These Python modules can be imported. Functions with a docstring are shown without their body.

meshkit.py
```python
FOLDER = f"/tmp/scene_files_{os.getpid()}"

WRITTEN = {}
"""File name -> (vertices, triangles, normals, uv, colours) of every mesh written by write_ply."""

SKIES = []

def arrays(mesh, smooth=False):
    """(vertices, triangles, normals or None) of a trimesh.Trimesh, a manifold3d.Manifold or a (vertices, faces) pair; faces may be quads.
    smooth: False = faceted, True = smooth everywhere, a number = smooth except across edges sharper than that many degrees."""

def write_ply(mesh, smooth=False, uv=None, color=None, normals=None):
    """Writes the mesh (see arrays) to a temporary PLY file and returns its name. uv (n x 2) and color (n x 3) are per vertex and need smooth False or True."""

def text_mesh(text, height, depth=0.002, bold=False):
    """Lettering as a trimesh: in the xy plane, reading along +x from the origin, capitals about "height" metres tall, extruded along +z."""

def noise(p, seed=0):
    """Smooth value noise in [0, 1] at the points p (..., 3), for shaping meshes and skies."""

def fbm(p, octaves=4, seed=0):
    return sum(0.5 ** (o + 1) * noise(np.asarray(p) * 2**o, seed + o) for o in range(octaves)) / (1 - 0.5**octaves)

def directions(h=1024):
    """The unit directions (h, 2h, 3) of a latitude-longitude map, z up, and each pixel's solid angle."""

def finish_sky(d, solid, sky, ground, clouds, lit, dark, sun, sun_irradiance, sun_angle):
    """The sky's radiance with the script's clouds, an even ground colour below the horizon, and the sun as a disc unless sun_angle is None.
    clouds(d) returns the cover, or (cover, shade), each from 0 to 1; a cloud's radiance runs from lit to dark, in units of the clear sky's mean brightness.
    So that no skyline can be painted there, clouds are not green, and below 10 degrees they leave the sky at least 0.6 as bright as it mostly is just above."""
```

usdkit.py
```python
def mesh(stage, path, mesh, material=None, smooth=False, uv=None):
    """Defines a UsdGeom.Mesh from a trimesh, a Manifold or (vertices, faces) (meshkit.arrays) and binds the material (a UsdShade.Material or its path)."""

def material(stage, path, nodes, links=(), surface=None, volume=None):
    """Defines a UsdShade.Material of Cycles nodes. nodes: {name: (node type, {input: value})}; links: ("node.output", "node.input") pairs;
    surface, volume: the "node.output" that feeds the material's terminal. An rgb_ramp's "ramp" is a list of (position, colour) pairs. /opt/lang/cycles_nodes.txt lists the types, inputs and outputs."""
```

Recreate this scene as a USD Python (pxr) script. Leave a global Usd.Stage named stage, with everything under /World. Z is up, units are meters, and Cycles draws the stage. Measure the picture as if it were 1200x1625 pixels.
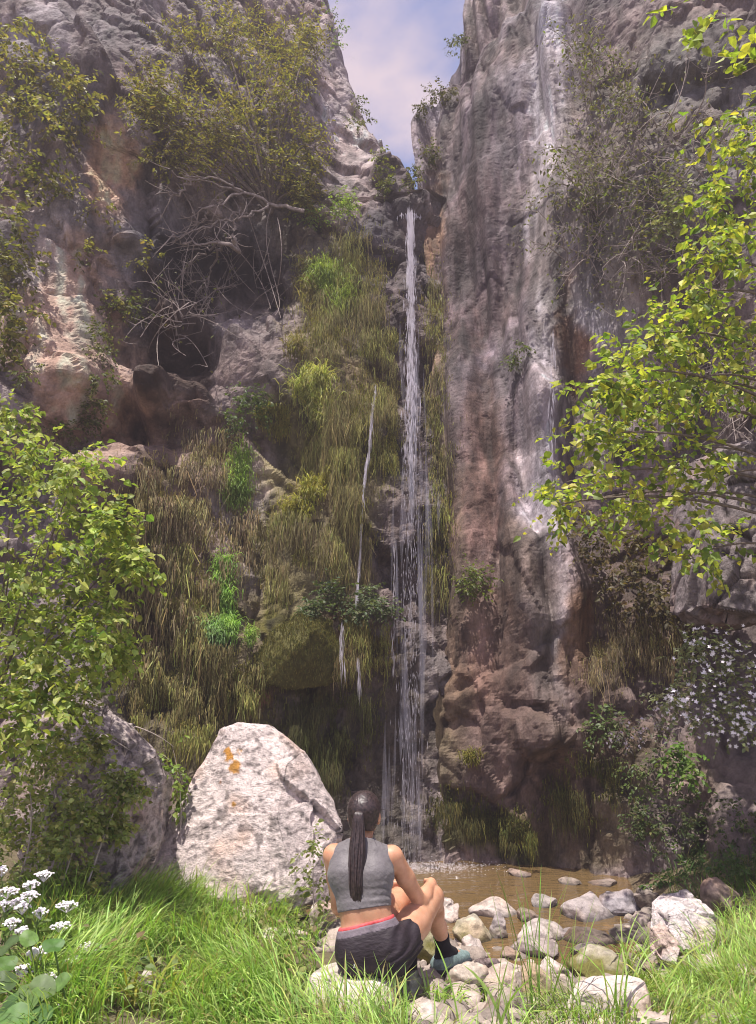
import math, random
import numpy as np, trimesh
from scipy.interpolate import RBFInterpolator
from scipy.ndimage import minimum_filter, gaussian_filter
from scipy.spatial import cKDTree
from pxr import Usd, UsdGeom, UsdLux, UsdShade, Gf, Sdf, Vt
import usdkit
from meshkit import noise, fbm

stage = Usd.Stage.CreateInMemory()
UsdGeom.SetStageUpAxis(stage, UsdGeom.Tokens.z)
UsdGeom.SetStageMetersPerUnit(stage, 1.0)
UsdGeom.Xform.Define(stage, '/World')
UsdGeom.Scope.Define(stage, '/World/Looks')
T = Sdf.ValueTypeNames

# ---------------------------------------------------------------- camera, sky, sun
PITCH = math.radians(12.0)
EYE = np.array([0.0, 0.0, 1.75])
cam = UsdGeom.Camera.Define(stage, '/World/camera')
cam.AddTranslateOp().Set(Gf.Vec3d(*EYE))
cam.AddRotateXOp().Set(102.0)
cam.CreateHorizontalApertureAttr(24.0)
cam.CreateVerticalApertureAttr(32.5)
cam.CreateFocalLengthAttr(25.0)
cam.CreateClippingRangeAttr(Gf.Vec2f(0.05, 500))
cam.CreateExposureAttr(1.32)

SUN = np.array([-0.15, -0.21, 0.93]); SUN /= np.linalg.norm(SUN)
elev, rot = math.asin(SUN[2]), math.atan2(SUN[0], SUN[1])
dome = UsdLux.DomeLight.Define(stage, '/World/sky')
dome.GetPrim().SetCustomDataByKey('kind', 'structure')
dome.GetPrim().SetCustomDataByKey('label', 'pale blue sky with soft mauve white clouds above the gorge')
skym = usdkit.material(stage, '/World/Looks/sky', {
    'sky': ('sky_texture', {'sky_type': 'single_scattering', 'sun_disc': False, 'sun_elevation': elev, 'sun_rotation': rot, 'aerosol_density': 1.6, 'ozone_density': 1.0}),
    'tc': ('texture_coordinate', {}),
    'mp': ('mapping', {'scale': (1.0, 1.0, 1.5), 'location': (4.1, 0.55, 0.3)}),
    'n': ('noise_texture', {'scale': 3.0, 'detail': 6.0, 'roughness': 0.5, 'distortion': 0.3}),
    'r': ('rgb_ramp', {'ramp': [(0.49, (0, 0, 0)), (0.62, (0.95, 0.95, 0.95))]}),
    'tint': ('mix', {'mix_type': 'multiply', 'fac': 1.0, 'color2': (0.60, 0.50, 0.54)}),
    'mx': ('mix', {'mix_type': 'mix', 'color2': (2.15, 1.78, 1.95)}),
    'bg': ('background_shader', {'strength': 0.15})},
    [('sky.color', 'tint.color1'), ('tint.color', 'mx.color1'), ('tc.generated', 'mp.vector'), ('mp.vector', 'n.vector'),
     ('n.fac', 'r.fac'), ('r.color', 'mx.fac'), ('mx.color', 'bg.color')], surface='bg.background')
UsdShade.MaterialBindingAPI.Apply(dome.GetPrim()).Bind(skym)

sun = UsdLux.DistantLight.Define(stage, '/World/sun')
sun.CreateIntensityAttr(0.75); sun.CreateAngleAttr(0.53); sun.CreateNormalizeAttr(True)
sun.CreateColorAttr(Gf.Vec3f(1.0, 0.95, 0.88))
q = Gf.Rotation(Gf.Vec3d(0, 0, 1), Gf.Vec3d(*SUN))
sun.AddTransformOp().Set(Gf.Matrix4d().SetRotate(q))

# ---------------------------------------------------------------- helpers
CP, SP = math.cos(PITCH), math.sin(PITCH)
def ray(px, py):
    a = (np.asarray(px, float) - 600) / 1250; b = (812.5 - np.asarray(py, float)) / 1250
    return np.stack([a + 0 * b, CP - b * SP + 0 * a, SP + b * CP + 0 * a], -1)
def at(px, py, Y):
    d = ray(px, py); return EYE + d * (np.asarray(Y) / d[..., 1])[..., None]
def proj(p):
    p = np.asarray(p, float) - EYE
    dep = p[..., 1] * CP + p[..., 2] * SP; up = -p[..., 1] * SP + p[..., 2] * CP
    return 600 + 1250 * p[..., 0] / dep, 812.5 - 1250 * up / dep

used, base_of = {}, {}
def free(path):
    if path not in used:
        used[path] = 0; return path
    while True:
        used[path] += 1
        p = f'{path}_{used[path]:03d}'
        if p not in used:
            used[p] = 0; return p
def tag(prim, label=None, cat=None, group=None, kind=None):
    for k, v in (('label', label), ('category', cat), ('group', group), ('kind', kind)):
        if v: prim.SetCustomDataByKey(k, v)
    return prim
def thing(name, label, cat, loc=(0, 0, 0), group=None, kind=None):
    path = free('/World/' + name)
    x = UsdGeom.Xform.Define(stage, path); x.AddTranslateOp().Set(Gf.Vec3d(*map(float, loc)))
    base_of[path] = np.asarray(loc, float)
    return tag(x.GetPrim(), label, cat, group, kind)
def vf(m):
    if hasattr(m, 'vertices'): return np.asarray(m.vertices, float), np.asarray(m.faces, int)
    return np.asarray(m[0], float), np.asarray(m[1], int)
def obj(name, mesh, mat, parent=None, smooth=False, col=None, label=None, cat=None, group=None, kind=None):
    """One Mesh prim under parent (a prim) or under /World; mesh in world space."""
    pp = str(parent.GetPath()) if parent else '/World'
    base = np.zeros(3)
    for k in base_of:
        if pp == k or pp.startswith(k + '/'): base = base_of[k]
    path = free(pp + '/' + name)
    v, f = vf(mesh)
    m = usdkit.mesh(stage, path, (v - base, f), mat, smooth=smooth)
    if col is not None:
        col = np.asarray(col, np.float32)
        pv = UsdGeom.PrimvarsAPI(m)
        if col.ndim == 1: pv.CreatePrimvar('col', T.Color3fArray, 'vertex').Set(Vt.Vec3fArray.FromNumpy(np.repeat(col[None], len(v), 0)))
        else: pv.CreatePrimvar('col', T.Color3fArray, 'vertex').Set(Vt.Vec3fArray.FromNumpy(col))
    return tag(m.GetPrim(), label, cat, group, kind)
def join(ms):
    vs, fs, n = [], [], 0
    for m in ms:
        v, f = vf(m); vs.append(v); fs.append(f + n); n += len(v)
    return np.concatenate(vs), np.concatenate(fs)
def grid_faces(nr, nc):
    i = np.arange(nr * nc).reshape(nr, nc)
    a, b, c, d = i[:-1, :-1].ravel(), i[:-1, 1:].ravel(), i[1:, 1:].ravel(), i[1:, :-1].ravel()
    return np.concatenate([np.stack([a, b, c], 1), np.stack([a, c, d], 1)])
def tube(pts, radii, n=7, cap=True):
    p = np.asarray(pts, float); r = np.broadcast_to(np.asarray(radii, float), len(p))
    t = np.gradient(p, axis=0); t /= np.linalg.norm(t, axis=1, keepdims=True) + 1e-9
    ref = np.array([0.31, 0.22, 0.92]) if abs(t[0] @ [0.31, 0.22, 0.92]) < 0.9 else np.array([1.0, 0, 0])
    u = np.cross(t, ref); u /= np.linalg.norm(u, axis=1, keepdims=True) + 1e-9
    w = np.cross(t, u)
    a = np.linspace(0, 2 * np.pi, n, endpoint=False)
    v = p[:, None] + r[:, None, None] * (np.cos(a)[None, :, None] * u[:, None] + np.sin(a)[None, :, None] * w[:, None])
    v = v.reshape(-1, 3); f = []
    for k in range(len(p) - 1):
        for j in range(n):
            A, B = k * n + j, k * n + (j + 1) % n
            f += [[A, B, B + n], [A, B + n, A + n]]
    if cap:
        v = np.vstack([v, p[0], p[-1]])
        for j in range(n):
            f.append([len(v) - 2, (j + 1) % n, j]); f.append([len(v) - 1, (len(p) - 1) * n + j, (len(p) - 1) * n + (j + 1) % n])
    return v, np.array(f)
def spline(pts, n=12):
    p = np.asarray(pts, float); k = len(p)
    if k < 3: return np.array([p[0] + (p[-1] - p[0]) * s for s in np.linspace(0, 1, n)])
    from scipy.interpolate import CubicSpline
    return CubicSpline(np.arange(k), p)(np.linspace(0, k - 1, n))

# ---------------------------------------------------------------- materials
def rockmat(name, rough=0.85, bumps=((7, 0.5, 0.06), (38, 0.5, 0.012)), mottle=0.55, spec=0.3, stretch=(1, 1, 1), scale=9.0, dark=0.5, light=1.35):
    nodes = {'at': ('attribute', {'attribute': 'col'}), 'g': ('geometry', {}), 'mp': ('mapping', {'scale': stretch}),
             'n': ('noise_texture', {'scale': scale, 'detail': 8.0, 'roughness': 0.68}),
             'r': ('rgb_ramp', {'ramp': [(0.3, (dark,) * 3), (0.5, (1, 1, 1)), (0.72, (light, light * .98, light * .97))]}),
             'n3': ('noise_texture', {'scale': scale * 7, 'detail': 4.0, 'roughness': 0.7}),
             'r3': ('rgb_ramp', {'ramp': [(0.3, (0.62, 0.6, 0.6)), (0.6, (1.12, 1.12, 1.12))]}),
             'mu': ('mix', {'mix_type': 'multiply', 'fac': 1.0}), 'mu2': ('mix', {'mix_type': 'multiply', 'fac': mottle}),
             'p': ('principled_bsdf', {'roughness': rough, 'specular_ior_level': spec})}
    links = [('g.position', 'mp.vector'), ('mp.vector', 'n.vector'), ('mp.vector', 'n3.vector'), ('n.fac', 'r.fac'), ('at.color', 'mu.color1'), ('r.color', 'mu.color2'),
             ('n3.fac', 'r3.fac'), ('mu.color', 'mu2.color1'), ('r3.color', 'mu2.color2'), ('mu2.color', 'p.base_color')]
    last = None
    for k, (s, st, d) in enumerate(bumps):
        nodes[f'bn{k}'] = ('noise_texture', {'scale': s, 'detail': 7.0, 'roughness': 0.65})
        nodes[f'b{k}'] = ('bump', {'strength': st, 'distance': d})
        links += [('mp.vector', f'bn{k}.vector'), (f'bn{k}.fac', f'b{k}.height')]
        if last: links.append((last, f'b{k}.normal'))
        last = f'b{k}.normal'
    links.append((last, 'p.normal'))
    return usdkit.material(stage, '/World/Looks/' + name, nodes, links, surface='p.BSDF')
def leafmat(name, trans=0.45, rough=0.5, boost=(1.25, 1.35, 0.6)):
    return usdkit.material(stage, '/World/Looks/' + name, {
        'at': ('attribute', {'attribute': 'col'}), 'g': ('geometry', {}),
        'n': ('noise_texture', {'scale': 30.0, 'detail': 3.0}), 'r': ('rgb_ramp', {'ramp': [(0.3, (0.75, 0.75, 0.75)), (0.7, (1.2, 1.2, 1.2))]}),
        'mu': ('mix', {'mix_type': 'multiply', 'fac': 1.0}), 'mt': ('mix', {'mix_type': 'multiply', 'fac': 1.0, 'color2': boost}),
        'p': ('principled_bsdf', {'roughness': rough, 'specular_ior_level': 0.35}), 't': ('translucent_bsdf', {}), 'm': ('mix_closure', {'fac': trans})},
        [('g.position', 'n.vector'), ('n.fac', 'r.fac'), ('at.color', 'mu.color1'), ('r.color', 'mu.color2'), ('mu.color', 'p.base_color'), ('mu.color', 'mt.color1'),
         ('mt.color', 't.color'), ('p.BSDF', 'm.closure1'), ('t.BSDF', 'm.closure2')], surface='m.closure')
def plain(name, col, rough=0.6, spec=0.4, bump=None, sss=0, var=0.25, scale=25.0, sheen=0, stretch=(1, 1, 1)):
    c = np.array(col, float)
    nodes = {'g': ('geometry', {}), 'mp': ('mapping', {'scale': stretch}), 'n': ('noise_texture', {'scale': scale, 'detail': 5.0, 'roughness': 0.6}),
             'r': ('rgb_ramp', {'ramp': [(0.3, tuple(c * (1 - var))), (0.7, tuple(c * (1 + var)))]}),
             'p': ('principled_bsdf', {'roughness': rough, 'specular_ior_level': spec, 'subsurface_weight': sss, 'subsurface_radius': (0.02, 0.008, 0.004), 'subsurface_scale': 0.3, 'sheen_weight': sheen})}
    links = [('g.position', 'mp.vector'), ('mp.vector', 'n.vector'), ('n.fac', 'r.fac'), ('r.color', 'p.base_color')]
    if bump:
        nodes['bn'] = ('noise_texture', {'scale': bump[0], 'detail': 4.0}); nodes['b'] = ('bump', {'strength': bump[1], 'distance': bump[2]})
        links += [('mp.vector', 'bn.vector'), ('bn.fac', 'b.height'), ('b.normal', 'p.normal')]
    return usdkit.material(stage, '/World/Looks/' + name, nodes, links, surface='p.BSDF')

M_cliff = rockmat('cliff_rock', 0.8, ((5.0, 0.45, 0.08), (16, 0.65, 0.05), (55, 0.6, 0.016)), 0.7, 0.3, (1, 1, 0.8), 5.0, 0.5, 1.4)
M_fluted = rockmat('fluted_rock', 0.78, ((6.0, 0.45, 0.06), (18, 0.6, 0.035), (55, 0.6, 0.016)), 0.7, 0.3, (1.0, 1.0, 0.4), 7.0, 0.5, 1.35)
M_stone = rockmat('stone', 0.85, ((14, 0.45, 0.03), (60, 0.5, 0.008)), 0.65, 0.3, (1, 1, 1), 12.0, 0.6, 1.25)
M_boulder = rockmat('boulder_rock', 0.88, ((9, 0.8, 0.06), (32, 0.85, 0.028), (110, 0.6, 0.007)), 0.85, 0.25, (1, 1, 1.5), 16.0, 0.5, 1.22)
M_soil = rockmat('soil', 0.95, ((12, 0.5, 0.04), (60, 0.5, 0.01)), 0.7, 0.2, (1, 1, 1), 10.0, 0.55, 1.3)
M_leaf = leafmat('leaf', 0.42)
M_grass = leafmat('grass_blade', 0.38, 0.45, (1.2, 1.3, 0.55))
M_moss = leafmat('moss', 0.2, 0.8, (1.1, 1.1, 0.7))
M_bark = plain('bark', (0.16, 0.125, 0.10), 0.9, 0.2, (60, 0.6, 0.01), var=0.4)
M_palebark = plain('pale_bark', (0.42, 0.35, 0.31), 0.9, 0.2, (60, 0.6, 0.01), var=0.3)
M_petal = plain('petal', (0.80, 0.74, 0.76), 0.7, 0.2, var=0.1)
# ---------------------------------------------------------------- terrain
GP = np.array([(-3,2,.8),(-1,2,.66),(0,2,.56),(1,2,.5),(3,2,.6),(-3,4,.66),(-1.2,4,.5),(-.5,4.2,.39),(0,3.6,.34),(.2,4.1,.29),(.6,4,.26),(.5,4.6,.20),
 (1.2,4.2,.2),(1.8,4,.32),(2.5,4.2,.42),(-1.5,5.2,.43),(-.7,5.2,.36),(0,5,.24),(.5,5.3,.05),(1,5.2,.0),(1.5,5,.05),(1.5,5.6,-.12),(1,6,-.1),(.3,6.3,-.05),
 (-.3,6.2,.0),(-1.5,6.5,.38),(-2.5,6,.6),(2,5.0,.24),(2.5,5.5,.36),(2.6,6.3,.32),(3,7,.5),(2.1,6.7,.06),(0,7.3,-.4),(1,7.3,-.4),(1.8,7.2,-.2),(0,9,-.5),
 (2,9,-.3),(-2,8,.4),(4,5,.6),(-4,5,.85),(-4,8,1),(4,8,.8),(0,-2,.5),(-4,0,.8),(4,0,.6),(-10,5,1.2),(10,5,1.2),(0,-10,.5),(-8,12,1.5),(8,12,1.5),(0,14,-.5),(-12,-8,1),(12,-8,1)], float)
GI = RBFInterpolator(GP[:, :2], GP[:, 2], kernel='linear', smoothing=0.02)
def G(x, y):
    x, y = np.broadcast_arrays(np.asarray(x, float), np.asarray(y, float))
    p = np.stack([np.clip(x, -14, 14).ravel(), np.clip(y, -12, 15).ravel()], 1)
    z = GI(p).reshape(x.shape)
    return z + 0.05 * (fbm(np.stack([x * 2.2, y * 2.2, 0 * x], -1), 4, 7) - .5)
xs = np.unique(np.concatenate([np.linspace(-40, -4.4, 14), np.linspace(-4.4, 4.4, 260), np.linspace(4.4, 40, 14)]))
ys = np.unique(np.concatenate([np.linspace(-40, 1.5, 14), np.linspace(1.5, 9, 230), np.linspace(9, 40, 12)]))
X, Y = np.meshgrid(xs, ys); Z = G(X, Y)
gv = np.stack([X, Y, Z], -1).reshape(-1, 3)
n1 = fbm(gv * 3, 4, 3)[:, None]; bankness = np.clip((gv[:, 2:3] - .1) / .2, 0, 1)
gcol = (1 - bankness) * np.array([.13, .098, .06]) + bankness * (np.array([.085, .08, .035]) * n1 * 1.4 + np.array([.20, .15, .11]) * (1 - n1) * .7)
obj('ground', (gv, grid_faces(len(ys), len(xs))), M_soil, smooth=True, col=gcol, kind='structure', label='brown earth and stony stream bed at the foot of the cliffs')
def ground_hit(px, py, wet=-9.0):
    t = np.arange(2.2, 9, .01); p = at(np.full(t.shape, px), np.full(t.shape, py), t)
    i = np.argmax(p[:, 2] <= np.maximum(G(p[:, 0], p[:, 1]), wet)); return p[i]

# ---------------------------------------------------------------- cliffs
rng = np.random.default_rng(5)
def facets(p, cell, amp, seed, crack=0.0, stretch=(1, 1, 1)):
    """Blocky relief: every cell of a random tiling gets its own tilt and offset; cracks run between cells."""
    r = np.random.default_rng(seed); q = p / (cell * np.array(stretch))
    q = q + 0.16 * (np.stack([fbm(q * 1.3, 3, seed + k) for k in range(3)], -1) - .5) * 2
    lo, hi = q.min(0) - 1, q.max(0) + 1
    n = int(np.prod(hi - lo) * 1.0); s = lo + r.random((n, 3)) * (hi - lo)
    d, i = cKDTree(s).query(q, k=2)
    tilt = r.normal(0, 1, (n, 3)); off = r.normal(0, 1, n)
    h = off[i[:, 0]] * .42 + np.einsum('ij,ij->i', q - s[i[:, 0]], tilt[i[:, 0]]) * 1.0
    return amp * h - crack * np.exp(-((d[:, 1] - d[:, 0]) / .045) ** 2)
def vnormals(v, f):
    n = np.zeros_like(v); fn = np.cross(v[f[:, 1]] - v[f[:, 0]], v[f[:, 2]] - v[f[:, 0]])
    for k in range(3): np.add.at(n, f[:, k], fn)
    return n / (np.linalg.norm(n, axis=1, keepdims=True) + 1e-12)
def push(v, f, nr, nc):
    """The way the relief is pushed: the broad lie of the rock face, leaning to the open side."""
    n = gaussian_filter(vnormals(v, f).reshape(nr, nc, 3), (16, 16, 0)).reshape(-1, 3)
    return rowunit_(rowunit_(n) * .6 + np.array([0, -.5, .05]))
rowunit_ = lambda a: a / (np.linalg.norm(a, axis=-1, keepdims=True) + 1e-9)
def depth_surface(ctrl, smoothing=0.01):
    c = np.array(ctrl, float); w = at(c[:, 0], c[:, 1], c[:, 2])
    return RBFInterpolator(w[:, [0, 2]], w[:, 1], kernel='linear', smoothing=smoothing)
def rbf_eval(I, x, z):
    xg, zg = np.linspace(x.min(), x.max(), 150), np.linspace(z.min(), z.max(), 220)
    A, B = np.meshgrid(xg, zg); Yg = I(np.stack([A.ravel(), B.ravel()], 1)).reshape(A.shape)
    Yg = gaussian_filter(Yg, 0.8)
    from scipy.interpolate import RegularGridInterpolator
    return RegularGridInterpolator((zg, xg), Yg)(np.stack([z.ravel(), x.ravel()], 1)).reshape(x.shape)
def warp(x, z, seed, amp):
    p = np.stack([x, 0 * x, z], -1); a = 2 * fbm(p * 1.5, 4, seed) - 1; b = 2 * fbm(p * 1.5, 4, seed + 20) - 1
    return np.clip(x + amp * a, x.min(), x.max()), np.clip(z + amp * b, z.min(), z.max())
def edge_curve(pts):
    w = np.array([at(a, b, c) for a, b, c in pts]); o = np.argsort(w[:, 2]); return w[o][:, 2], w[o][:, 0]

LEFT = [(0,0,9.6),(-200,0,11.8),(-300,0,12),(250,0,10.6),(400,0,11.6),(520,0,12.6),(545,100,12.2),(600,260,11.4),(640,325,10.6),(560,200,11.8),(0,300,8.9),(-200,300,10.2),(-300,500,10.5),(-200,500,9.6),(100,420,8.65),(20,500,8.2),(100,500,8.3),(100,600,7.8),(210,600,8.0),  # unseen left flank set back, slab tilted, so the sun reaches it
 (0,700,7.2),(-200,700,8.6),(100,730,7.25),(180,735,7.55),(235,600,8.15),(150,770,9.1),(60,790,8.6),(200,720,9.2),(245,690,9.6),(258,600,10.2),(300,455,10.7),(270,520,10.5),(310,520,10.9),(420,430,11.0),(350,430,11.1),(440,480,10.7),(320,600,10.6),(340,365,10.0),(245,470,8.9),(365,540,9.2),(395,520,9.5),
 (300,700,9.3),(250,850,8.6),(400,700,9.1),(500,640,8.9),(470,480,9.9),(500,400,10.2),(540,480,9.8),(560,600,9.5),(640,600,9.75),(640,480,10.1),(700,400,10.7),(720,700,9.8),(640,900,9.05),(545,800,8.75),(400,850,8.7),(300,1000,8.0),(200,1150,7.5),
 (350,1150,7.8),(480,990,8.15),(460,1050,7.95),(540,960,8.55),(420,1110,8.15),(560,1010,8.3),(640,1150,8.6),(600,1200,8.5),(640,1375,8.3),(760,1375,8.4),(540,1300,8.15),(400,1300,7.8),(250,1300,7.4),(0,1000,6.9),(0,1400,6.3),(-200,1000,6.4),(-200,1400,5.9),
 (200,200,9.3),(350,200,9.9),(480,200,11.0),(450,330,10.7),(100,100,9.1),(120,330,8.5),(220,380,9.0)]
def build_left():
    fz, fx = edge_curve([(492,-160,12.9),(498,0,12.6),(528,100,12.2),(566,180,11.8),(600,255,11.3),(614,288,10.9),(632,318,10.6),(720,326,10.6)])
    zt = np.linspace(-.7, 14.8, 590); u = np.linspace(0, 1, 330)
    xe = np.interp(zt, fz, fx)
    xe = np.where(zt < fz[0], fx[0], xe)
    x = -7.5 + u[None] * (xe[:, None] + 7.5); z = np.repeat(zt[:, None], len(u), 1)
    I = depth_surface(LEFT); y = rbf_eval(I, *warp(x, z, 1, .14))
    # the mass goes on behind its edge: a return wall running back into the gorge
    s = np.linspace(0.03, 1, 40)[None]
    xr = x[:, -1:] - 0.15 * s + 0.25 * np.sin(s * 7); zr = np.repeat(zt[:, None], 40, 1); yr = y[:, -1:] + 6.0 * s ** 1.3
    low = (zt[:, None] < fz[0] + .05)
    xr = np.where(low, x[:, -1:] + s * 1.2, xr); yr = np.where(low, y[:, -1:] + s * 2, yr)
    v = np.stack([np.hstack([x, xr]), np.hstack([y, yr]), np.hstack([z, zr])], -1)
    nr, nc = v.shape[:2]; v = v.reshape(-1, 3); f = grid_faces(nr, nc)
    n = push(v, f, nr, nc)
    px, py = proj(v)
    slab = 1 / (1 + np.exp(-(320 - px + 0.35 * (py - 500)) / 60.0)) * (py < 820)      # the bare rock of the upper left
    slab = np.maximum(slab, np.clip((340 - py) / 80, 0, 1) * np.clip((px - 480) / 40, 0, 1))
    t = v @ np.array([[.86, 0, -.5], [0, 1, 0], [.5, 0, .86]])                            # beds dip to the right
    d = .20 * (fbm(v * .75, 2, 11) - .5) * 2
    d += facets(t, 1.15, .16, 3, .05, (1, 1, 1.7)) + facets(t, .42, .065, 4, .03, (1, 1, 1.8)) + facets(t, .16, .020, 6, .012, (1, 1, 1.6)) * (.6 + .6 * (1 - slab))
    crease = np.abs(2 * fbm(v * np.array([1.6, 1.6, .8]), 4, 15) - 1)
    d += .16 * np.minimum(crease, .35) * (1 + .5 * (1 - slab)) + .05 * np.minimum(np.abs(2 * fbm(v * np.array([6, 6, 3.5]), 3, 16) - 1), .3) * (1.4 - slab)
    d += .012 * (fbm(v * 22, 2, 18) - .5) * 2
    d = gaussian_filter(d.reshape(nr, nc), .55).ravel() + .006 * (fbm(v * 34, 2, 19) - .5) * 2
    v = v + n * d[:, None]
    return v, f, nr, nc
RIGHT = [(735,0,11.3),(726,100,11.2),(668,170,10.9),(668,300,10.5),(674,500,9.9),(680,700,9.3),(690,1000,8.75),(700,1300,8.2),(700,1380,8.25),(760,60,10.6),(720,300,10.0),(720,700,9.1),(800,100,10.0),(800,400,9.4),(800,700,8.75),(800,1000,8.1),(810,1100,8.0),
 (800,1250,7.95),(800,1380,8.05),(855,200,9.35),(860,500,8.8),(890,0,9.3),(893,300,8.75),(888,600,8.2),(888,850,7.75),(895,975,7.55),(905,600,8.75),(925,640,8.8),(905,480,8.9),(930,420,8.7),(1000,400,8.3),(1000,100,8.7),(1000,850,8.5),(930,850,8.5),(1000,1000,8.3),(920,1020,8.3),(870,1100,7.75),
 (880,1170,7.5),(870,1225,8.1),(1150,600,7.9),(1100,900,8.3),(1200,300,7.4),(1200,0,7.9),(1400,0,7.2),(1400,600,6.6),(1400,1200,6.0),(950,1100,7.8),(1050,1120,7.7),(1050,1200,7.5),(1000,1390,7.7),(1200,1200,6.8),(1200,1380,6.3),(1200,900,7.5),(850,1285,7.95),(860,1320,7.95),(1400,1400,5.7),(1050,1330,7.3),(950,1330,7.9)]
def build_right():
    fz, fx = edge_curve([(735,-160,11.4),(735,0,11.3),(722,100,11.2),(692,135,11.1),(668,160,10.95),(652,190,10.8),(652,300,10.5),(664,500,9.9),(678,700,9.3),(690,1000,8.75),(700,1300,8.2),(705,1400,8.2)])
    zt = np.linspace(-.7, 14.8, 590); u = np.linspace(0, 1, 270)
    xe = np.interp(zt, fz, fx)
    x = xe[:, None] + u[None] * (7.5 - xe[:, None]); z = np.repeat(zt[:, None], len(u), 1)
    I = depth_surface(RIGHT); y = rbf_eval(I, *warp(x, z, 2, .06))
    s = np.linspace(1, 0.03, 40)[None]
    xr = x[:, :1] + .3 * s + .2 * np.sin(s * 6); yr = y[:, :1] + 6 * s ** 1.3; zr = np.repeat(zt[:, None], 40, 1)
    v = np.stack([np.hstack([xr, x]), np.hstack([yr, y]), np.hstack([zr, z])], -1)
    nr, nc = v.shape[:2]; v = v.reshape(-1, 3); f = grid_faces(nr, nc)
    n = push(v, f, nr, nc)
    px, py = proj(v)
    flute = np.clip((1120 - py) / 180, 0, 1) * np.clip((1010 - px) / 110, 0.15, 1)
    w = v + np.stack([.16 * (fbm(v * np.array([.8, .8, .5]), 3, 31) - .5), .1 * (fbm(v * .8, 2, 32) - .5), 0 * px], -1)
    f1 = np.abs(2 * noise(w * np.array([2.1, .8, .07]), 21) - 1); f2 = np.abs(2 * noise(w * np.array([5.5, 2.0, .16]) + 7, 22) - 1); f3 = fbm(w * np.array([17, 8, .7]), 3, 27)
    d = (.15 + .85 * flute) * (.50 * (f1 - .5) + .20 * (f2 - .5) + .05 * (f3 - .5) * 2)
    d += .16 * (fbm(v * np.array([.8, .8, .45]), 2, 23) - .5) * 2
    d += (facets(v, .95, .15, 8, .05, (1, 1, 1.6)) + facets(v, .34, .06, 9, .03, (1, 1, 1.6)) + facets(v, .14, .018, 12, .010, (1, 1, 1.6))) * (1 - .93 * flute)
    d += (facets(v, .30, .014, 10, .012, (1, 1, 9)) + facets(v, .7, .02, 13, .02, (1, 1, 6))) * flute
    d += .05 * np.minimum(np.abs(2 * fbm(v * np.array([6, 6, 3.5]), 3, 24) - 1), .3) * (1.15 - flute) + .010 * (fbm(v * np.array([22, 22, 9]), 2, 26) - .5) * 2
    d = gaussian_filter(d.reshape(nr, nc), .55).ravel() + .006 * (fbm(v * 34, 2, 19) - .5) * 2
    v = v + n * d[:, None]
    return v, f, nr, nc, d
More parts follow.
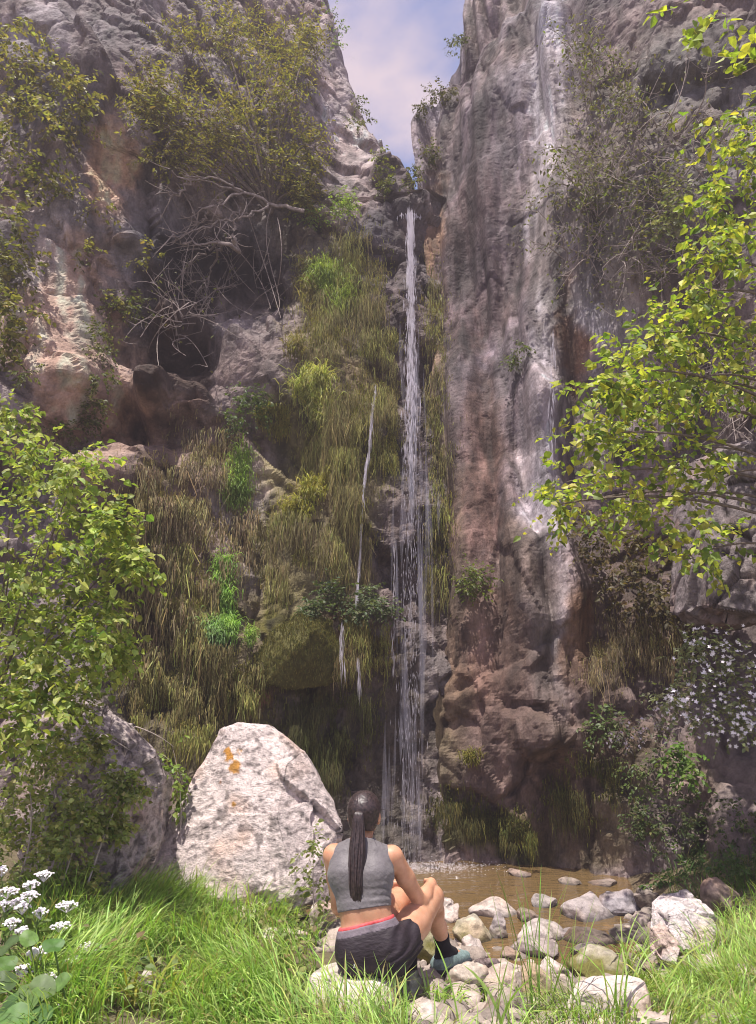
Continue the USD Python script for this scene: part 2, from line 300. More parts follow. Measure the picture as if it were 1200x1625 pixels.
def paint(v, base, zones, seed, bands=None):
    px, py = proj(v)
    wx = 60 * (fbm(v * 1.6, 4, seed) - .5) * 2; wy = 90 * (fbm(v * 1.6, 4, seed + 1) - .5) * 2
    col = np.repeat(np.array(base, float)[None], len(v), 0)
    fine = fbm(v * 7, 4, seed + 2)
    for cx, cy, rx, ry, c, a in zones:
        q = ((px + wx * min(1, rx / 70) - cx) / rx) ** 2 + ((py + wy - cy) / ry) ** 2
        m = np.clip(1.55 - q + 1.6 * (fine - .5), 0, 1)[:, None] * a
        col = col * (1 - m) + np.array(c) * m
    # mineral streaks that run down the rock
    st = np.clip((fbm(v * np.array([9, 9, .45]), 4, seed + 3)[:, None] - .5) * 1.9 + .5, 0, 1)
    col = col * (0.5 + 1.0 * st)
    if bands is not None:       # long dark and pale water stains down the fluted wall
        wv = v + np.stack([.25 * (fbm(v * np.array([1, 1, .35]), 3, seed + 7) - .5)] + [0 * px] * 2, -1)
        bd = np.clip((fbm(wv * np.array([3.6, 3.6, .07]), 4, seed + 8)[:, None] - .5) * 3.6 + .5, 0, 1); cr = np.clip((fbm(v * np.array([16, 16, .6]), 3, seed + 9)[:, None] - .5) * 4 + .6, 0, 1)
        k = bands(px, py)[:, None]; col = col * (1 - k + k * (.42 + .80 * bd) * (.72 + .42 * cr) * (1 + (bd - .5) * np.array([-.08, -.02, .10])))
    blot = fbm(v * 2.2, 4, seed + 4)[:, None]
    col = col * (0.75 + .5 * blot) * (1 + (fbm(v * 1.1, 2, seed + 5)[:, None] - .5) * np.array([.25, .0, -.15]))
    return np.clip(col, .015, .7)
Lv, Lf, Lr, Lc = build_left()
Rv, Rf, Rr, Rc, Rd = build_right()
ZL = [(560,120,60,140,(.56,.46,.46),.95),(575,250,40,60,(.60,.49,.47),.95),(60,60,60,70,(.42,.36,.37),.8),(180,80,70,90,(.16,.13,.13),.6),(85,500,90,110,(.80,.53,.41),1),(180,280,42,90,(.74,.46,.30),.95),(150,650,90,80,(.70,.48,.37),.9),(40,380,60,60,(.50,.41,.38),.8),  # rim and pink rock: own hue, lightened in the colour to look sunlit
 (250,360,60,90,(.27,.235,.25),.9),(290,540,80,130,(.10,.065,.05),1),(350,430,120,80,(.09,.07,.065),1),(365,550,30,80,(.36,.29,.28),.9),(310,760,150,110,(.25,.165,.125),.9),(300,900,130,170,(.25,.19,.10),.9),(320,840,45,160,(.46,.33,.29),.9),  # recess zones: brown rock, with the shade of the recess painted in
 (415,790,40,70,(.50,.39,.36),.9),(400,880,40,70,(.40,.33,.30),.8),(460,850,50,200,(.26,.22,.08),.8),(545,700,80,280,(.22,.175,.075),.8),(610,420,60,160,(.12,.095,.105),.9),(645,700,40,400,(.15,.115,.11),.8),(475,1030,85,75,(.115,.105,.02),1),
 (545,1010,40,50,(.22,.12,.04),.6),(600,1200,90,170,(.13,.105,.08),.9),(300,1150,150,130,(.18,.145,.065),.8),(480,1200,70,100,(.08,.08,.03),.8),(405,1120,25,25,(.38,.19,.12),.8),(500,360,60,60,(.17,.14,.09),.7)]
ZR = [(700,250,50,120,(.40,.33,.34),.8),(685,480,26,200,(.34,.21,.13),.95),(765,450,50,360,(.15,.105,.11),.95),(750,850,75,270,(.215,.13,.105),.95),(700,880,35,260,(.20,.16,.08),.8),(822,450,32,400,(.22,.17,.175),.85),(872,300,34,380,(.56,.49,.49),.9),(862,760,36,190,(.46,.39,.39),.9),  # palest strips paint the sunlit edge of a flute into the colour
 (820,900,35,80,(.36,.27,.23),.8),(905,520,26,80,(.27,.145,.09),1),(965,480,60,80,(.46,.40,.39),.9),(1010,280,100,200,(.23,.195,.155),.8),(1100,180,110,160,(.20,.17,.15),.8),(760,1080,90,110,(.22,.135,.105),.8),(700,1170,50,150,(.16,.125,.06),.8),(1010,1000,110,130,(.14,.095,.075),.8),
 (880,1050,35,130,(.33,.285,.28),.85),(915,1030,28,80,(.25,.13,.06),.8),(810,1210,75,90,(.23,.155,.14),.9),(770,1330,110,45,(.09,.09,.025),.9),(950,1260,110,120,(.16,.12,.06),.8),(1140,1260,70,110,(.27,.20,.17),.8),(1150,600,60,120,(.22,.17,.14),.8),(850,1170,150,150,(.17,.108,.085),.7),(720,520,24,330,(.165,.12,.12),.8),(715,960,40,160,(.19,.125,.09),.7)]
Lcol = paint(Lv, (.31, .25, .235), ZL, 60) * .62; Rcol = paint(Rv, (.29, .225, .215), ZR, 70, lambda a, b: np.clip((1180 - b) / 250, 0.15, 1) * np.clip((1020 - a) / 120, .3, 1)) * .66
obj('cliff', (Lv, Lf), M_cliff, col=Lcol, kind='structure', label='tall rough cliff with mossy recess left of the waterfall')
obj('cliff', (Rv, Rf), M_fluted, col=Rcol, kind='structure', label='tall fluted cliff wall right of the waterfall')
# nearest rock seen along a direction, to stand plants on the cliffs
CELL = 6
Dm = np.full((1800 // CELL + 60, 1400 // CELL + 60), 99.0)
for V in (Lv, Rv):
    a, b = proj(V); i, j = ((b + 100) / CELL).astype(int), ((a + 100) / CELL).astype(int)
    ok = (i >= 0) & (j >= 0) & (i < Dm.shape[0]) & (j < Dm.shape[1]); np.minimum.at(Dm, (i[ok], j[ok]), V[ok, 1])
Dm = minimum_filter(Dm, 3)
def wall(px, py, out=0.0):
    px, py = np.asarray(px, float), np.asarray(py, float)
    i = np.clip(((py + 100) / CELL).astype(int), 0, Dm.shape[0] - 1); j = np.clip(((px + 100) / CELL).astype(int), 0, Dm.shape[1] - 1)
    return at(px, py, Dm[i, j] - out)

# ---------------------------------------------------------------- water
M_pool = usdkit.material(stage, '/World/Looks/pool_water', {
    'g': ('geometry', {}), 'mp': ('mapping', {'scale': (1.0, 2.6, 1.0)}), 'n': ('noise_texture', {'scale': 6.0, 'detail': 5.0, 'distortion': .6}), 'b': ('bump', {'strength': .6, 'distance': .05}),
    'f': ('fresnel', {'IOR': 1.34}), 'gl': ('glossy_bsdf', {'roughness': .04, 'color': (1, 1, 1)}), 'tr': ('transparent_bsdf', {'color': (.66, .52, .33)}),
    'df': ('diffuse_bsdf', {'color': (.26, .17, .075)}), 'm0': ('mix_closure', {'fac': .45}), 'm': ('mix_closure', {})},
    [('g.position', 'mp.vector'), ('mp.vector', 'n.vector'), ('n.fac', 'b.height'), ('b.normal', 'f.normal'), ('b.normal', 'gl.normal'), ('tr.BSDF', 'm0.closure1'), ('df.BSDF', 'm0.closure2'),
     ('f.fac', 'm.fac'), ('m0.closure', 'm.closure1'), ('gl.BSDF', 'm.closure2')][:4] +
    [('b.normal', 'gl.normal'), ('tr.BSDF', 'm0.closure1'), ('df.BSDF', 'm0.closure2'), ('f.fac', 'm.fac'), ('m0.closure', 'm.closure1'), ('gl.BSDF', 'm.closure2')], surface='m.closure')
wx, wy = np.meshgrid(np.linspace(-2.2, 3.0, 90), np.linspace(4.3, 9.4, 90))
wz = .006 * (fbm(np.stack([wx * 5, wy * 9, 0 * wx], -1), 3, 2) - .5)
rr = np.hypot(wx - .35, wy - 8.0); wz = wz + .008 * np.sin(rr * 16) * np.exp(-rr * 1.1)
obj('pool_water', (np.stack([wx, wy, wz], -1).reshape(-1, 3), grid_faces(90, 90)), M_pool, smooth=True, kind='structure', label='shallow golden brown pool at the foot of the waterfall')

M_fall = usdkit.material(stage, '/World/Looks/falling_water', {
    'p': ('principled_bsdf', {'base_color': (.80, .76, .80), 'roughness': .25, 'specular_ior_level': .6}), 'tl': ('translucent_bsdf', {'color': (.8, .77, .8)}),
    't': ('transparent_bsdf', {'color': (1, 1, 1)}), 'm1': ('mix_closure', {'fac': .45}), 'm': ('mix_closure', {'fac': .72})},
    [('p.BSDF', 'm1.closure1'), ('tl.BSDF', 'm1.closure2'), ('t.BSDF', 'm.closure1'), ('m1.closure', 'm.closure2')], surface='m.closure')
M_veil = usdkit.material(stage, '/World/Looks/water_veil', {
    'p': ('principled_bsdf', {'base_color': (.8, .76, .8), 'roughness': .3}), 'tl': ('translucent_bsdf', {'color': (.8, .77, .8)}), 't': ('transparent_bsdf', {'color': (1, 1, 1)}),
    'm1': ('mix_closure', {'fac': .5}), 'm': ('mix_closure', {'fac': .055})},
    [('p.BSDF', 'm1.closure1'), ('tl.BSDF', 'm1.closure2'), ('t.BSDF', 'm.closure1'), ('m1.closure', 'm.closure2')], surface='m.closure')
def strips(p0, length, width, rng, drift=0.02):
    """Thin falling threads: three-sided spindles, p0 their tops."""
    n = len(p0); a = rng.random(n) * 6.283; vs = np.zeros((n, 5, 3))
    top = p0; bot = p0 + np.stack([rng.normal(0, drift, n) * length, rng.normal(0, drift, n) * length, -length], 1)
    mid = top * .55 + bot * .45
    vs[:, 0] = top; vs[:, 4] = bot
    for k in range(3):
        vs[:, 1 + k] = mid + np.stack([np.cos(a + k * 2.094), np.sin(a + k * 2.094), 0 * a], 1) * width[:, None] * .5
    f0 = np.array([[0, 1, 2], [0, 2, 3], [0, 3, 1], [4, 2, 1], [4, 3, 2], [4, 1, 3]])
    return vs.reshape(-1, 3), (f0[None] + (np.arange(n) * 5)[:, None, None]).reshape(-1, 3)
R = np.random.default_rng(77)
LIP = at(651, 332, 10.25); FOOT = at(648, 1374, 8.15)
def fall_path(s):       # s 0 top .. 1 foot ; the arc the water takes
    p = LIP[None] * (1 - s[:, None]) + FOOT[None] * s[:, None]
    p[:, 1] = LIP[1] + (FOOT[1] - LIP[1]) * (1 - (1 - np.minimum(s * 1.15, 1)) ** 1.6)
    return p
def wall_front(p, out):     # keep the water in front of the rock
    px, py = proj(p); w = wall(px, py, out); p = p.copy(); p[:, 1] = np.minimum(p[:, 1], w[:, 1]); return p
wf = thing('waterfall', 'tall narrow white waterfall dropping from the notch between both cliffs', 'waterfall', FOOT)
n = 520; s = R.random(n) ** 1.5 * .50; p = fall_path(s); wid = .040 + .07 * s
p[:, 0] += R.normal(0, 1, n) * wid * .55; p[:, 1] += R.normal(0, .05, n)
obj('water_stream', strips(p, R.uniform(.08, .42, n) * (1 - s), R.uniform(.008, .020, n), R), M_fall, wf, kind='stuff')
n = 1800; s = .06 + .94 * R.random(n) ** 1.7; p = fall_path(s); wid = .045 + .10 * s
p[:, 0] += R.normal(0, 1, n) * wid * .5; p[:, 1] += R.normal(0, .1, n)
ln = np.minimum(R.uniform(.02, .11, n), np.maximum(p[:, 2] - .01, .02))
obj('droplet', strips(p, ln, R.uniform(.0022, .0058, n), R), M_fall, wf, kind='stuff')
n = 110; s = .25 + .72 * R.random(n); p = fall_path(s); wid = .06 + .22 * s
p[:, 0] += R.normal(0, 1, n) * wid * .6; p[:, 1] += R.normal(0, .12, n)
obj('water_veil', strips(p, np.minimum(R.uniform(.4, 1.6, n), np.maximum(p[:, 2], .1)), R.uniform(.02, .07, n), R), M_veil, wf, kind='stuff')
# the stream above the lip
sv = []
for k in range(260):
    t = R.random(); q = LIP + np.array([R.normal(-.06 * t, .07), .1 + t * .9, .02 + .16 * t * R.random()]); sv.append(q)
sv = np.array(sv); obj('upper_stream', strips(sv, R.uniform(.03, .12, 260), R.uniform(.01, .03, 260), R), M_fall, wf, kind='stuff')
# foam where it lands
fo = []
for k in range(1000):
    q = np.array([.25 + R.normal(0, .18) + abs(R.normal(0, .32)), 8.0 + R.normal(0, .11), abs(R.normal(0, .016)) + .006]); fo.append(q)
fo = np.array(fo); obj('foam', strips(fo, R.uniform(.004, .012, 1000), R.uniform(.005, .018, 1000), R), M_fall, wf, kind='stuff')
def trickle(pts, label, n, spread, wmax, name='trickle'):
    pts = np.array(pts, float); seg = R.random(n) * (len(pts) - 1); i = seg.astype(int); fr = (seg - i)[:, None]
    q = pts[i] * (1 - fr) + pts[np.minimum(i + 1, len(pts) - 1)] * fr
    w = wall(q[:, 0] + R.normal(0, spread, n), q[:, 1], .24)
    t = thing(name, label, 'waterfall', w[np.argmin(w[:, 2])])
    obj('water_thread', strips(w, R.uniform(.05, .25, n), R.uniform(.005, wmax, n), R, .05), M_fall, t, kind='stuff')
trickle([(597, 608), (590, 650), (586, 705), (577, 760), (573, 840), (570, 900), (566, 950)], 'thin white side trickle beside the main waterfall, left of it', 420, .8, .010)
trickle([(543, 985), (541, 1030), (546, 1055)], 'short wet trickle running down the right edge of the moss mound', 45, 1.5, .008)
trickle([(568, 1040), (571, 1085)], 'short thin trickle under the leafy ledge', 24, 1, .007)
trickle([(626, 850), (625, 950), (624, 1060)], 'faint thread of water along the left edge of the waterfall veil', 40, 1.0, .006)
trickle([(878, 520), (876, 620), (874, 720)], 'faint water streak on the pale rib of the right cliff', 60, 3, .007)

# thin haze volume added to lift the dark tones of the gorge
hz_ = trimesh.creation.box(bounds=[[-42, -42, -1.8], [42, 42, 16.5]])
M_haze = usdkit.material(stage, '/World/Looks/haze', {'v': ('principled_volume', {'color': (.93, .84, .88), 'density': .0033, 'anisotropy': .2})}, [], volume='v.volume')
obj('haze', hz_, M_haze, kind='stuff', label='thin haze added in the gorge to lift the dark tones')
# ---------------------------------------------------------------- boulders and stones
def rough(v, amp, seed, freqs=((2.0, .5), (5, .28), (13, .14), (34, .08))):
    r = np.random.default_rng(seed); sh = r.random(3) * 50
    return amp * sum(a * (fbm(v * f + sh, 3, seed + i) - .5) * 2 for i, (f, a) in enumerate(freqs))
def hull_rock(pts, edge, seed, amp=.05, fac=None, round_it=2):
    m = trimesh.convex.convex_hull(np.array(pts, float))
    v, f = trimesh.remesh.subdivide_to_size(m.vertices, m.faces, edge, max_iter=12)
    m = trimesh.Trimesh(v, f, process=True); m.merge_vertices()
    trimesh.smoothing.filter_laplacian(m, lamb=.5, iterations=round_it)
    v = np.array(m.vertices); f = np.array(m.faces); n = vnormals(v, f)
    d = rough(v, amp, seed)
    if fac: d += facets(v, fac[0], fac[1], seed + 40, fac[2], fac[3] if len(fac) > 3 else (1, 1, 1))
    return v + n * d[:, None], f
def rockcol(v, base, seed, lichen=None, stain=(.5, .42, .36), dark=.45, moss=None):
    a = fbm(v * 9, 4, seed)[:, None]; b = fbm(v * 3.2, 3, seed + 1)[:, None]; c = np.array(base) * (.75 + .5 * a)
    m = np.clip((fbm(v * 16, 4, seed + 2)[:, None] - .56) * 7, 0, 1); c = c * (1 - m * dark)
    m = np.clip((fbm(v * np.array([30, 30, 42]), 3, seed + 12)[:, None] - .57) * 9, 0, 1); c = c * (1 - m * dark * .9)
    m = np.clip((b - .55) * 5, 0, .8); c = c * (1 - m) + c * np.array(stain) / .5 * m
    for q, r, lc in lichen or ():
        dd = np.linalg.norm(v - q, axis=1) + .09 * (fbm(v * 22, 4, seed + 5) - .5) * 2 * (r / .08)
        m = np.clip((r - dd) / (.25 * r), 0, 1)[:, None]; c = c * (1 - m) + np.array(lc) * m
    if moss is not None:
        m = np.clip((moss(v) + 1.2 * (fbm(v * 12, 4, seed + 6) - .5) * 2), 0, 1)[:, None]; mc = np.array([.13, .12, .03]) * (.6 + .8 * fbm(v * 25, 3, seed + 8)[:, None]); c = c * (1 - m) + mc * m
    return c
# the big pale boulder
BY = 5.35
out = [(352,1160),(378,1147),(425,1151),(448,1168),(480,1193),(497,1238),(522,1272),(540,1312),(534,1350),(524,1440),(470,1460),(330,1460),(198,1430),(204,1392),(272,1302),(312,1225)]
pts = []
for px, py in out:
    lean = (1450 - py) / 300.0
    pts.append(at(px, py, BY + .05 + .34 * lean)); 
    q = at(px, py, BY + .05 + .34 * lean); pts.append(np.array([q[0] * .9 - .08, q[1] + .55 - .15 * lean, q[2] * (1 - .05 * lean)]))
pts += [at(440, 1300, BY - .02), at(415, 1440, BY - .18), at(470, 1420, BY - .16), at(330, 1420, BY - .10), at(455, 1215, BY + .18), at(370, 1260, BY + .08)]
bv, bf = hull_rock(pts, .018, 5, .050, (.5, .03, .0, (1.5, 1, .8)), 1)
li = [(at(360, 1195, BY + .25), .055, (.50, .24, .05)), (at(378, 1188, BY + .25), .045, (.52, .26, .06)), (at(372, 1215, BY + .22), .045, (.5, .25, .06)), (at(346, 1240, BY + .2), .022, (.42, .2, .10)), (at(372, 1277, BY + .1), .018, (.5, .26, .07)), (at(312, 1350, BY), .03, (.16, .17, .05))]
obj('boulder', (bv, bf), M_boulder, smooth=True, col=rockcol(bv, (.72, .61, .575), 3, li, dark=.60), label='large pale pointed boulder with orange lichen behind the sitting person', cat='boulder')
LY = 4.95
out = [(105,1105),(160,1118),(205,1148),(250,1202),(262,1230),(258,1330),(232,1400),(170,1425),(50,1420),(10,1300),(50,1160)]
pts = []
for px, py in out:
    q = at(px, py, LY + .25); pts.append(q); pts.append(q + np.array([-.15, .7, -.12]))
pts += [at(200, 1225, LY - .02), at(190, 1380, LY - .12), at(165, 1425, LY - .15), at(80, 1300, LY - .05)]
lv, lf = hull_rock(pts, .022, 9, .045, (.2, .018, .014, (.6, .6, 2.2)), 2)
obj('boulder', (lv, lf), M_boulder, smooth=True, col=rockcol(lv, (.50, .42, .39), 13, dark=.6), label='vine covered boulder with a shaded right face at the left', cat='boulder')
wv, wf_ = hull_rock([at(a, b, c) + np.array([0, e, 0]) for a, b, c in [(1062,1455,5.0),(1075,1440,5.05),(1120,1434,5.15),(1140,1468,5.0),(1143,1488,4.98),(1090,1445,4.95),(1110,1515,4.8),(1060,1500,4.9),(1140,1515,4.9)] for e in (0, .3)], .015, 21, .025, (.12, .010, .006), 1)
obj('rock', (wv, wf_), M_boulder, smooth=True, col=rockcol(wv, (.76, .67, .65), 23, dark=.35), label='white angular rock standing in the grass of the right bank', cat='rock')
wv, wf_ = hull_rock([at(a, b, c) + np.array([0, e, 0]) for a, b, c in [(1046,1480,4.9),(1062,1470,4.95),(1080,1492,4.85),(1072,1522,4.8),(1048,1518,4.85)] for e in (0, .16)], .014, 25, .02, (.1, .012, .01), 2)
obj('rock', (wv, wf_), M_boulder, smooth=True, col=rockcol(wv, (.66, .58, .56), 27, dark=.4), label='small white rock leaning at the lower left of the white angular rock', cat='rock')
# a grey slab face that stands out of the right cliff
sv_, sf_ = hull_rock([at(a, b, c) + np.array([.0, e, 0]) for a, b, c in [(1138,715,6.6),(1200,690,6.4),(1330,680,6.1),(1130,800,6.5),(1122,965,6.35),(1200,975,6.1),(1330,985,5.9),(1150,985,6.4)] for e in (0, .9)], .03, 31, .06, (.4, .05, .03), 2)
obj('rock_slab', (sv_, sf_), M_cliff, smooth=True, col=rockcol(sv_, (.23, .19, .19), 33), label='grey upright rock slab at the right edge behind the leafy tree', cat='rock')

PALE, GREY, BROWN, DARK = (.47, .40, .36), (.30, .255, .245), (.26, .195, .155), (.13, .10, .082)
STONES = [  # px, py, w, h, colour, moss, label
 (777,1446,82,32,PALE,0,'long pale stone at the pool edge right of the knee'),
 (717,1452,34,38,PALE,0,'pale round stone just behind the raised shin'),
 (706,1438,24,24,PALE,0,'small pale stone above the others behind the knee'),
 (748,1480,74,48,(.45,.40,.31),.35,'big cream stone with a dark pitted right side'),
 (789,1478,28,40,GREY,.3,'dark knobbly stone touching the big cream stone'),
 (752,1509,50,36,PALE,0,'flat pale stone behind the trainer'),
 (676,1508,44,64,(.40,.36,.26),.8,'mossy yellowish stone framed between both legs'),
 (735,1562,76,58,(.50,.42,.35),.3,'rounded tan stone with yellow moss below the trainer'),
 (772,1536,48,36,(.22,.18,.18),0,'smooth dark grey stone by the toe of the trainer'),
 (797,1568,54,64,(.48,.40,.35),.1,'upright tan stone right of the rounded mossy one'),
 (847,1572,54,62,(.42,.34,.26),.55,'stone with orange and green moss under tall grass stems'),
 (875,1541,58,38,(.52,.44,.40),.1,'pale wedge stone in the middle of the stream bed'),
 (950,1545,88,54,(.42,.37,.30),.9,'flat topped stone with a dark mossy front'),
 (985,1600,150,66,(.55,.47,.42),.05,'large flat tan slab at the bottom right'),
 (930,1446,108,50,(.36,.31,.30),.15,'large rough grey stone crossing the stream'),
 (990,1438,58,48,(.30,.27,.28),0,'bluish grey stone right of the large stream stone'),
 (866,1433,38,26,(.30,.26,.24),0,'small grey stone at the left end of the large stream stone'),
 (1032,1434,48,30,DARK,0,'dark low stone at the right end of the pool'),
 (855,1483,76,40,(.42,.36,.33),.1,'broad grey tan stone in mid stream'),
 (848,1510,88,38,(.34,.28,.26),.1,'low rough stone in front of the broad mid stream one'),
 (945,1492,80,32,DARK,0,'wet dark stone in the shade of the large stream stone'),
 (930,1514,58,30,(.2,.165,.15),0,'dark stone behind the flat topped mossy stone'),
 (838,1457,34,22,BROWN,0,'small brown stone at the outflow of the pool'),
 (1150,1440,64,60,(.22,.16,.13),.2,'reddish brown stone behind the white angular rock'),
 (680,1612,72,40,PALE,0,'pale stone cut by the bottom edge below the shoes'),
 (652,1575,36,54,(.30,.29,.27),.4,'narrow grey stone standing beside the tucked foot'),
 (785,1606,44,30,BROWN,.1,'brown stone low between two upright tan stones'),
 (897,1578,50,44,(.33,.27,.23),.3,'shadowed brown stone left of the large flat slab'),
 (822,1388,34,18,(.28,.22,.19),0,'small stone poking out of the far pool'),
 (908,1402,38,14,(.30,.24,.2),0,'low brown stone in the far right of the pool'),
 (956,1404,44,14,(.28,.22,.19),0,'flattest stone in the far right of the pool'),
 (1182,1542,44,26,PALE,.1,'pale stone half hidden in the right bank grass'),
 (1122,1547,44,22,PALE,.1,'low pale stone in grass under the white angular rock'),
 (236,1556,28,36,PALE,.0,'small white stone upright in the left grass'),
 (345,1524,70,30,(.5,.43,.4),.2,'flat greyish stone sunk in the middle of the left grass'),
 (140,1508,60,22,(.5,.43,.4),.2,'flat pale stone near the white flower heads'),
 (447,1484,70,24,(.56,.48,.42),.1,'flat cream stone in grass left of the sitting person'),
 (512,1462,44,40,PALE,0,'pale stone just left of the bare waist'),
 (400,1452,60,18,(.5,.42,.36),.1,'low tan stone at the foot of the large boulder'),
 (672,1377,20,8,DARK,0,'small black stone left in the splash of the fall'),
 (690,1379,24,9,DARK,0,'small black stone right in the splash of the fall'),
 (810,1520,34,24,BROWN,.1,'brown stone wedged in the outflow beside the dark grey one'),
 (905,1487,30,20,GREY,0,'little grey stone in the gap behind mid stream'),
 (720,1600,40,30,(.36,.3,.26),.2,'brown stone below the rounded tan mossy stone'),
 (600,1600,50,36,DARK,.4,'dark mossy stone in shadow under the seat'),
]
rs_ = np.random.default_rng(31)
LOOSE = ['small brown stone at the grass edge under the small leaning white rock', 'dark brown stone right of the flat topped mossy stone', 'little grey stone in front of the bluish grey stream stone',
         'small grey stone at the foot of the small leaning white rock', 'smallest brown stone in the grass above the large flat tan slab']
for k in range(60):
    py = rs_.uniform(1436, 1590); px = rs_.uniform(715, 1045); sz = rs_.uniform(20, 42) * (.7 + .5 * (py - 1436) / 150)
    if all(abs(px - q[0]) > (q[2] + sz) * .36 or abs(py - q[1]) > (q[3] + sz * .6) * .36 for q in STONES):
        STONES.append((px, py, sz, sz * rs_.uniform(.5, .75), [BROWN, (.36, .30, .265), GREY, (.20, .16, .135)][k % 4], .15 * (k % 3), LOOSE.pop(0)))
    if not LOOSE: break
ico = trimesh.creation.icosphere(subdivisions=4); iv, jf = np.array(ico.vertices), np.array(ico.faces)
for k, (px, py, w, h, c, mo, lab) in enumerate(STONES):
    r = np.random.default_rng(900 + k)
    g = ground_hit(px, min(py + h * .42, 1660), -.015); sc = g[1] / 1225
    rx, rz = w * sc * .58, h * sc * .66; ry = max(rx * r.uniform(.65, .95), rz * .8)
    v = iv.copy()
    for j in range(12):         # planar cuts give it flats
        nn = r.normal(0, 1, 3); nn /= np.linalg.norm(nn); t = r.uniform(.40, .80); e = v @ nn - t
        v = v - np.where(e > 0, e, 0)[:, None] * nn * .85
    v = v * np.array([rx, ry, rz]); n = vnormals(v, jf)
    v = v + n * rough(v / rx * .4, .42 * min(rx, rz), 400 + k)[:, None]
    a = r.uniform(-.3, .3); v = v @ np.array([[math.cos(a), -math.sin(a), 0], [math.sin(a), math.cos(a), 0], [0, 0, 1]]).T
    cen = at(px, py, g[1] + ry * .75); v = v + cen
    zt, zb = cen[2] + rz, cen[2] - rz
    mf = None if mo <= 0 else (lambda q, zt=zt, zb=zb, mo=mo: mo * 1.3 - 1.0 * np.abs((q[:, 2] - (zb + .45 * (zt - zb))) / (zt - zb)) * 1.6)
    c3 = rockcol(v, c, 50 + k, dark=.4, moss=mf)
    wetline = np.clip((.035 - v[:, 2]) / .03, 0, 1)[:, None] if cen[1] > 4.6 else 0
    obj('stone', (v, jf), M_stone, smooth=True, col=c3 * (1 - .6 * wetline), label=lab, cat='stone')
seat = at(555, 1545, 3.86)
v = iv * np.array([.20, .22, .15]); n = vnormals(v, jf); v = v + n * rough(v, .05, 77)[:, None]
v[:, 2] = np.where(v[:, 2] > .085, .085 + (v[:, 2] - .085) * .2, v[:, 2]); v = v + np.array([-.115, 3.85, .375])
obj('seat_stone', (v, jf), M_stone, smooth=True, col=rockcol(v, (.55, .48, .42), 81), label='broad pale stone that the person sits on', cat='stone')
# gravel between them
i2 = trimesh.creation.icosphere(subdivisions=1); pv, pf = np.array(i2.vertices), np.array(i2.faces); ms, cs = [], []
for k in range(2600):
    x, y = R.uniform(-.35, 2.2), R.uniform(3.4, 6.9)
    if x < .05 and y < 4.6: continue
    z = float(0); r0 = R.gamma(2.0, .012) + .008; ms.append((x, y, r0))
ms = np.array(ms); mz = G(ms[:, 0], ms[:, 1]); gv_, gf_, gc_ = [], [], []
for k, (x, y, r0) in enumerate(ms):
    v = pv * (1 + R.normal(0, .12, (len(pv), 1))) * r0 * np.array([R.uniform(.8, 1.4), R.uniform(.8, 1.3), R.uniform(.5, .9)]) + np.array([x, y, mz[k] + r0 * .2])
    gv_.append(v); gf_.append(pf + k * len(pv)); gc_.append(np.repeat(np.array([[.40, .33, .28]]) * R.uniform(.35, 1.15), len(pv), 0))
obj('gravel', (np.concatenate(gv_), np.concatenate(gf_)), M_stone, smooth=True, col=np.concatenate(gc_), kind='stuff', label='pebbles and gravel lying between the stream stones')

# ---------------------------------------------------------------- person
class Field:
    def __init__(s, lo, hi, h):
        s.lo, s.h = np.array(lo, float), h; s.n = np.ceil((np.array(hi) - lo) / h).astype(int) + 1
        s.d = np.full(s.n, .5, np.float32)
    def box(s, lo, hi):
        a = np.clip(np.floor((np.array(lo) - s.lo) / s.h).astype(int), 0, s.n - 1); b = np.clip(np.ceil((np.array(hi) - s.lo) / s.h).astype(int) + 1, 1, s.n)
        sl = tuple(slice(i, j) for i, j in zip(a, b))
        g = np.meshgrid(*[s.lo[k] + s.h * np.arange(a[k], b[k]) for k in range(3)], indexing='ij')
        return sl, np.stack(g, -1).astype(np.float32)
    def add(s, fn, lo, hi, k):
        sl, p = s.box(np.array(lo) - .05, np.array(hi) + .05); e = fn(p); d = s.d[sl]
        if k > 0:
            hh = np.clip(.5 + .5 * (d - e) / k, 0, 1); s.d[sl] = d * (1 - hh) + e * hh - k * hh * (1 - hh)
        else: s.d[sl] = np.minimum(d, e)
    def cone(s, a, b, r1, r2, k=.02):
        a, b = np.array(a, float), np.array(b, float); r = max(r1, r2); ba = b - a
        def fn(p):
            pa = p - a.astype(np.float32); t = np.clip((pa @ ba) / max(ba @ ba, 1e-9), 0, 1)
            return np.linalg.norm(pa - t[..., None] * ba, axis=-1) - (r1 + (r2 - r1) * t)
        s.add(fn, np.minimum(a, b) - r, np.maximum(a, b) + r, k)
    def ell(s, c, rad, R=np.eye(3), k=.01):
        c, rad = np.array(c, float), np.array(rad, float); m = rad.max()
        def fn(p):
            q = ((p - c) @ R) / rad; l = np.linalg.norm(q, axis=-1); l2 = np.linalg.norm(q / rad, axis=-1)
            return l * (l - 1) / np.maximum(l2, 1e-6)
        s.add(fn, c - m, c + m, k)
    def pts(s): return np.stack(np.meshgrid(*[(s.lo[k] + s.h * np.arange(s.n[k])).astype(np.float32) for k in range(3)], indexing='ij'), -1)
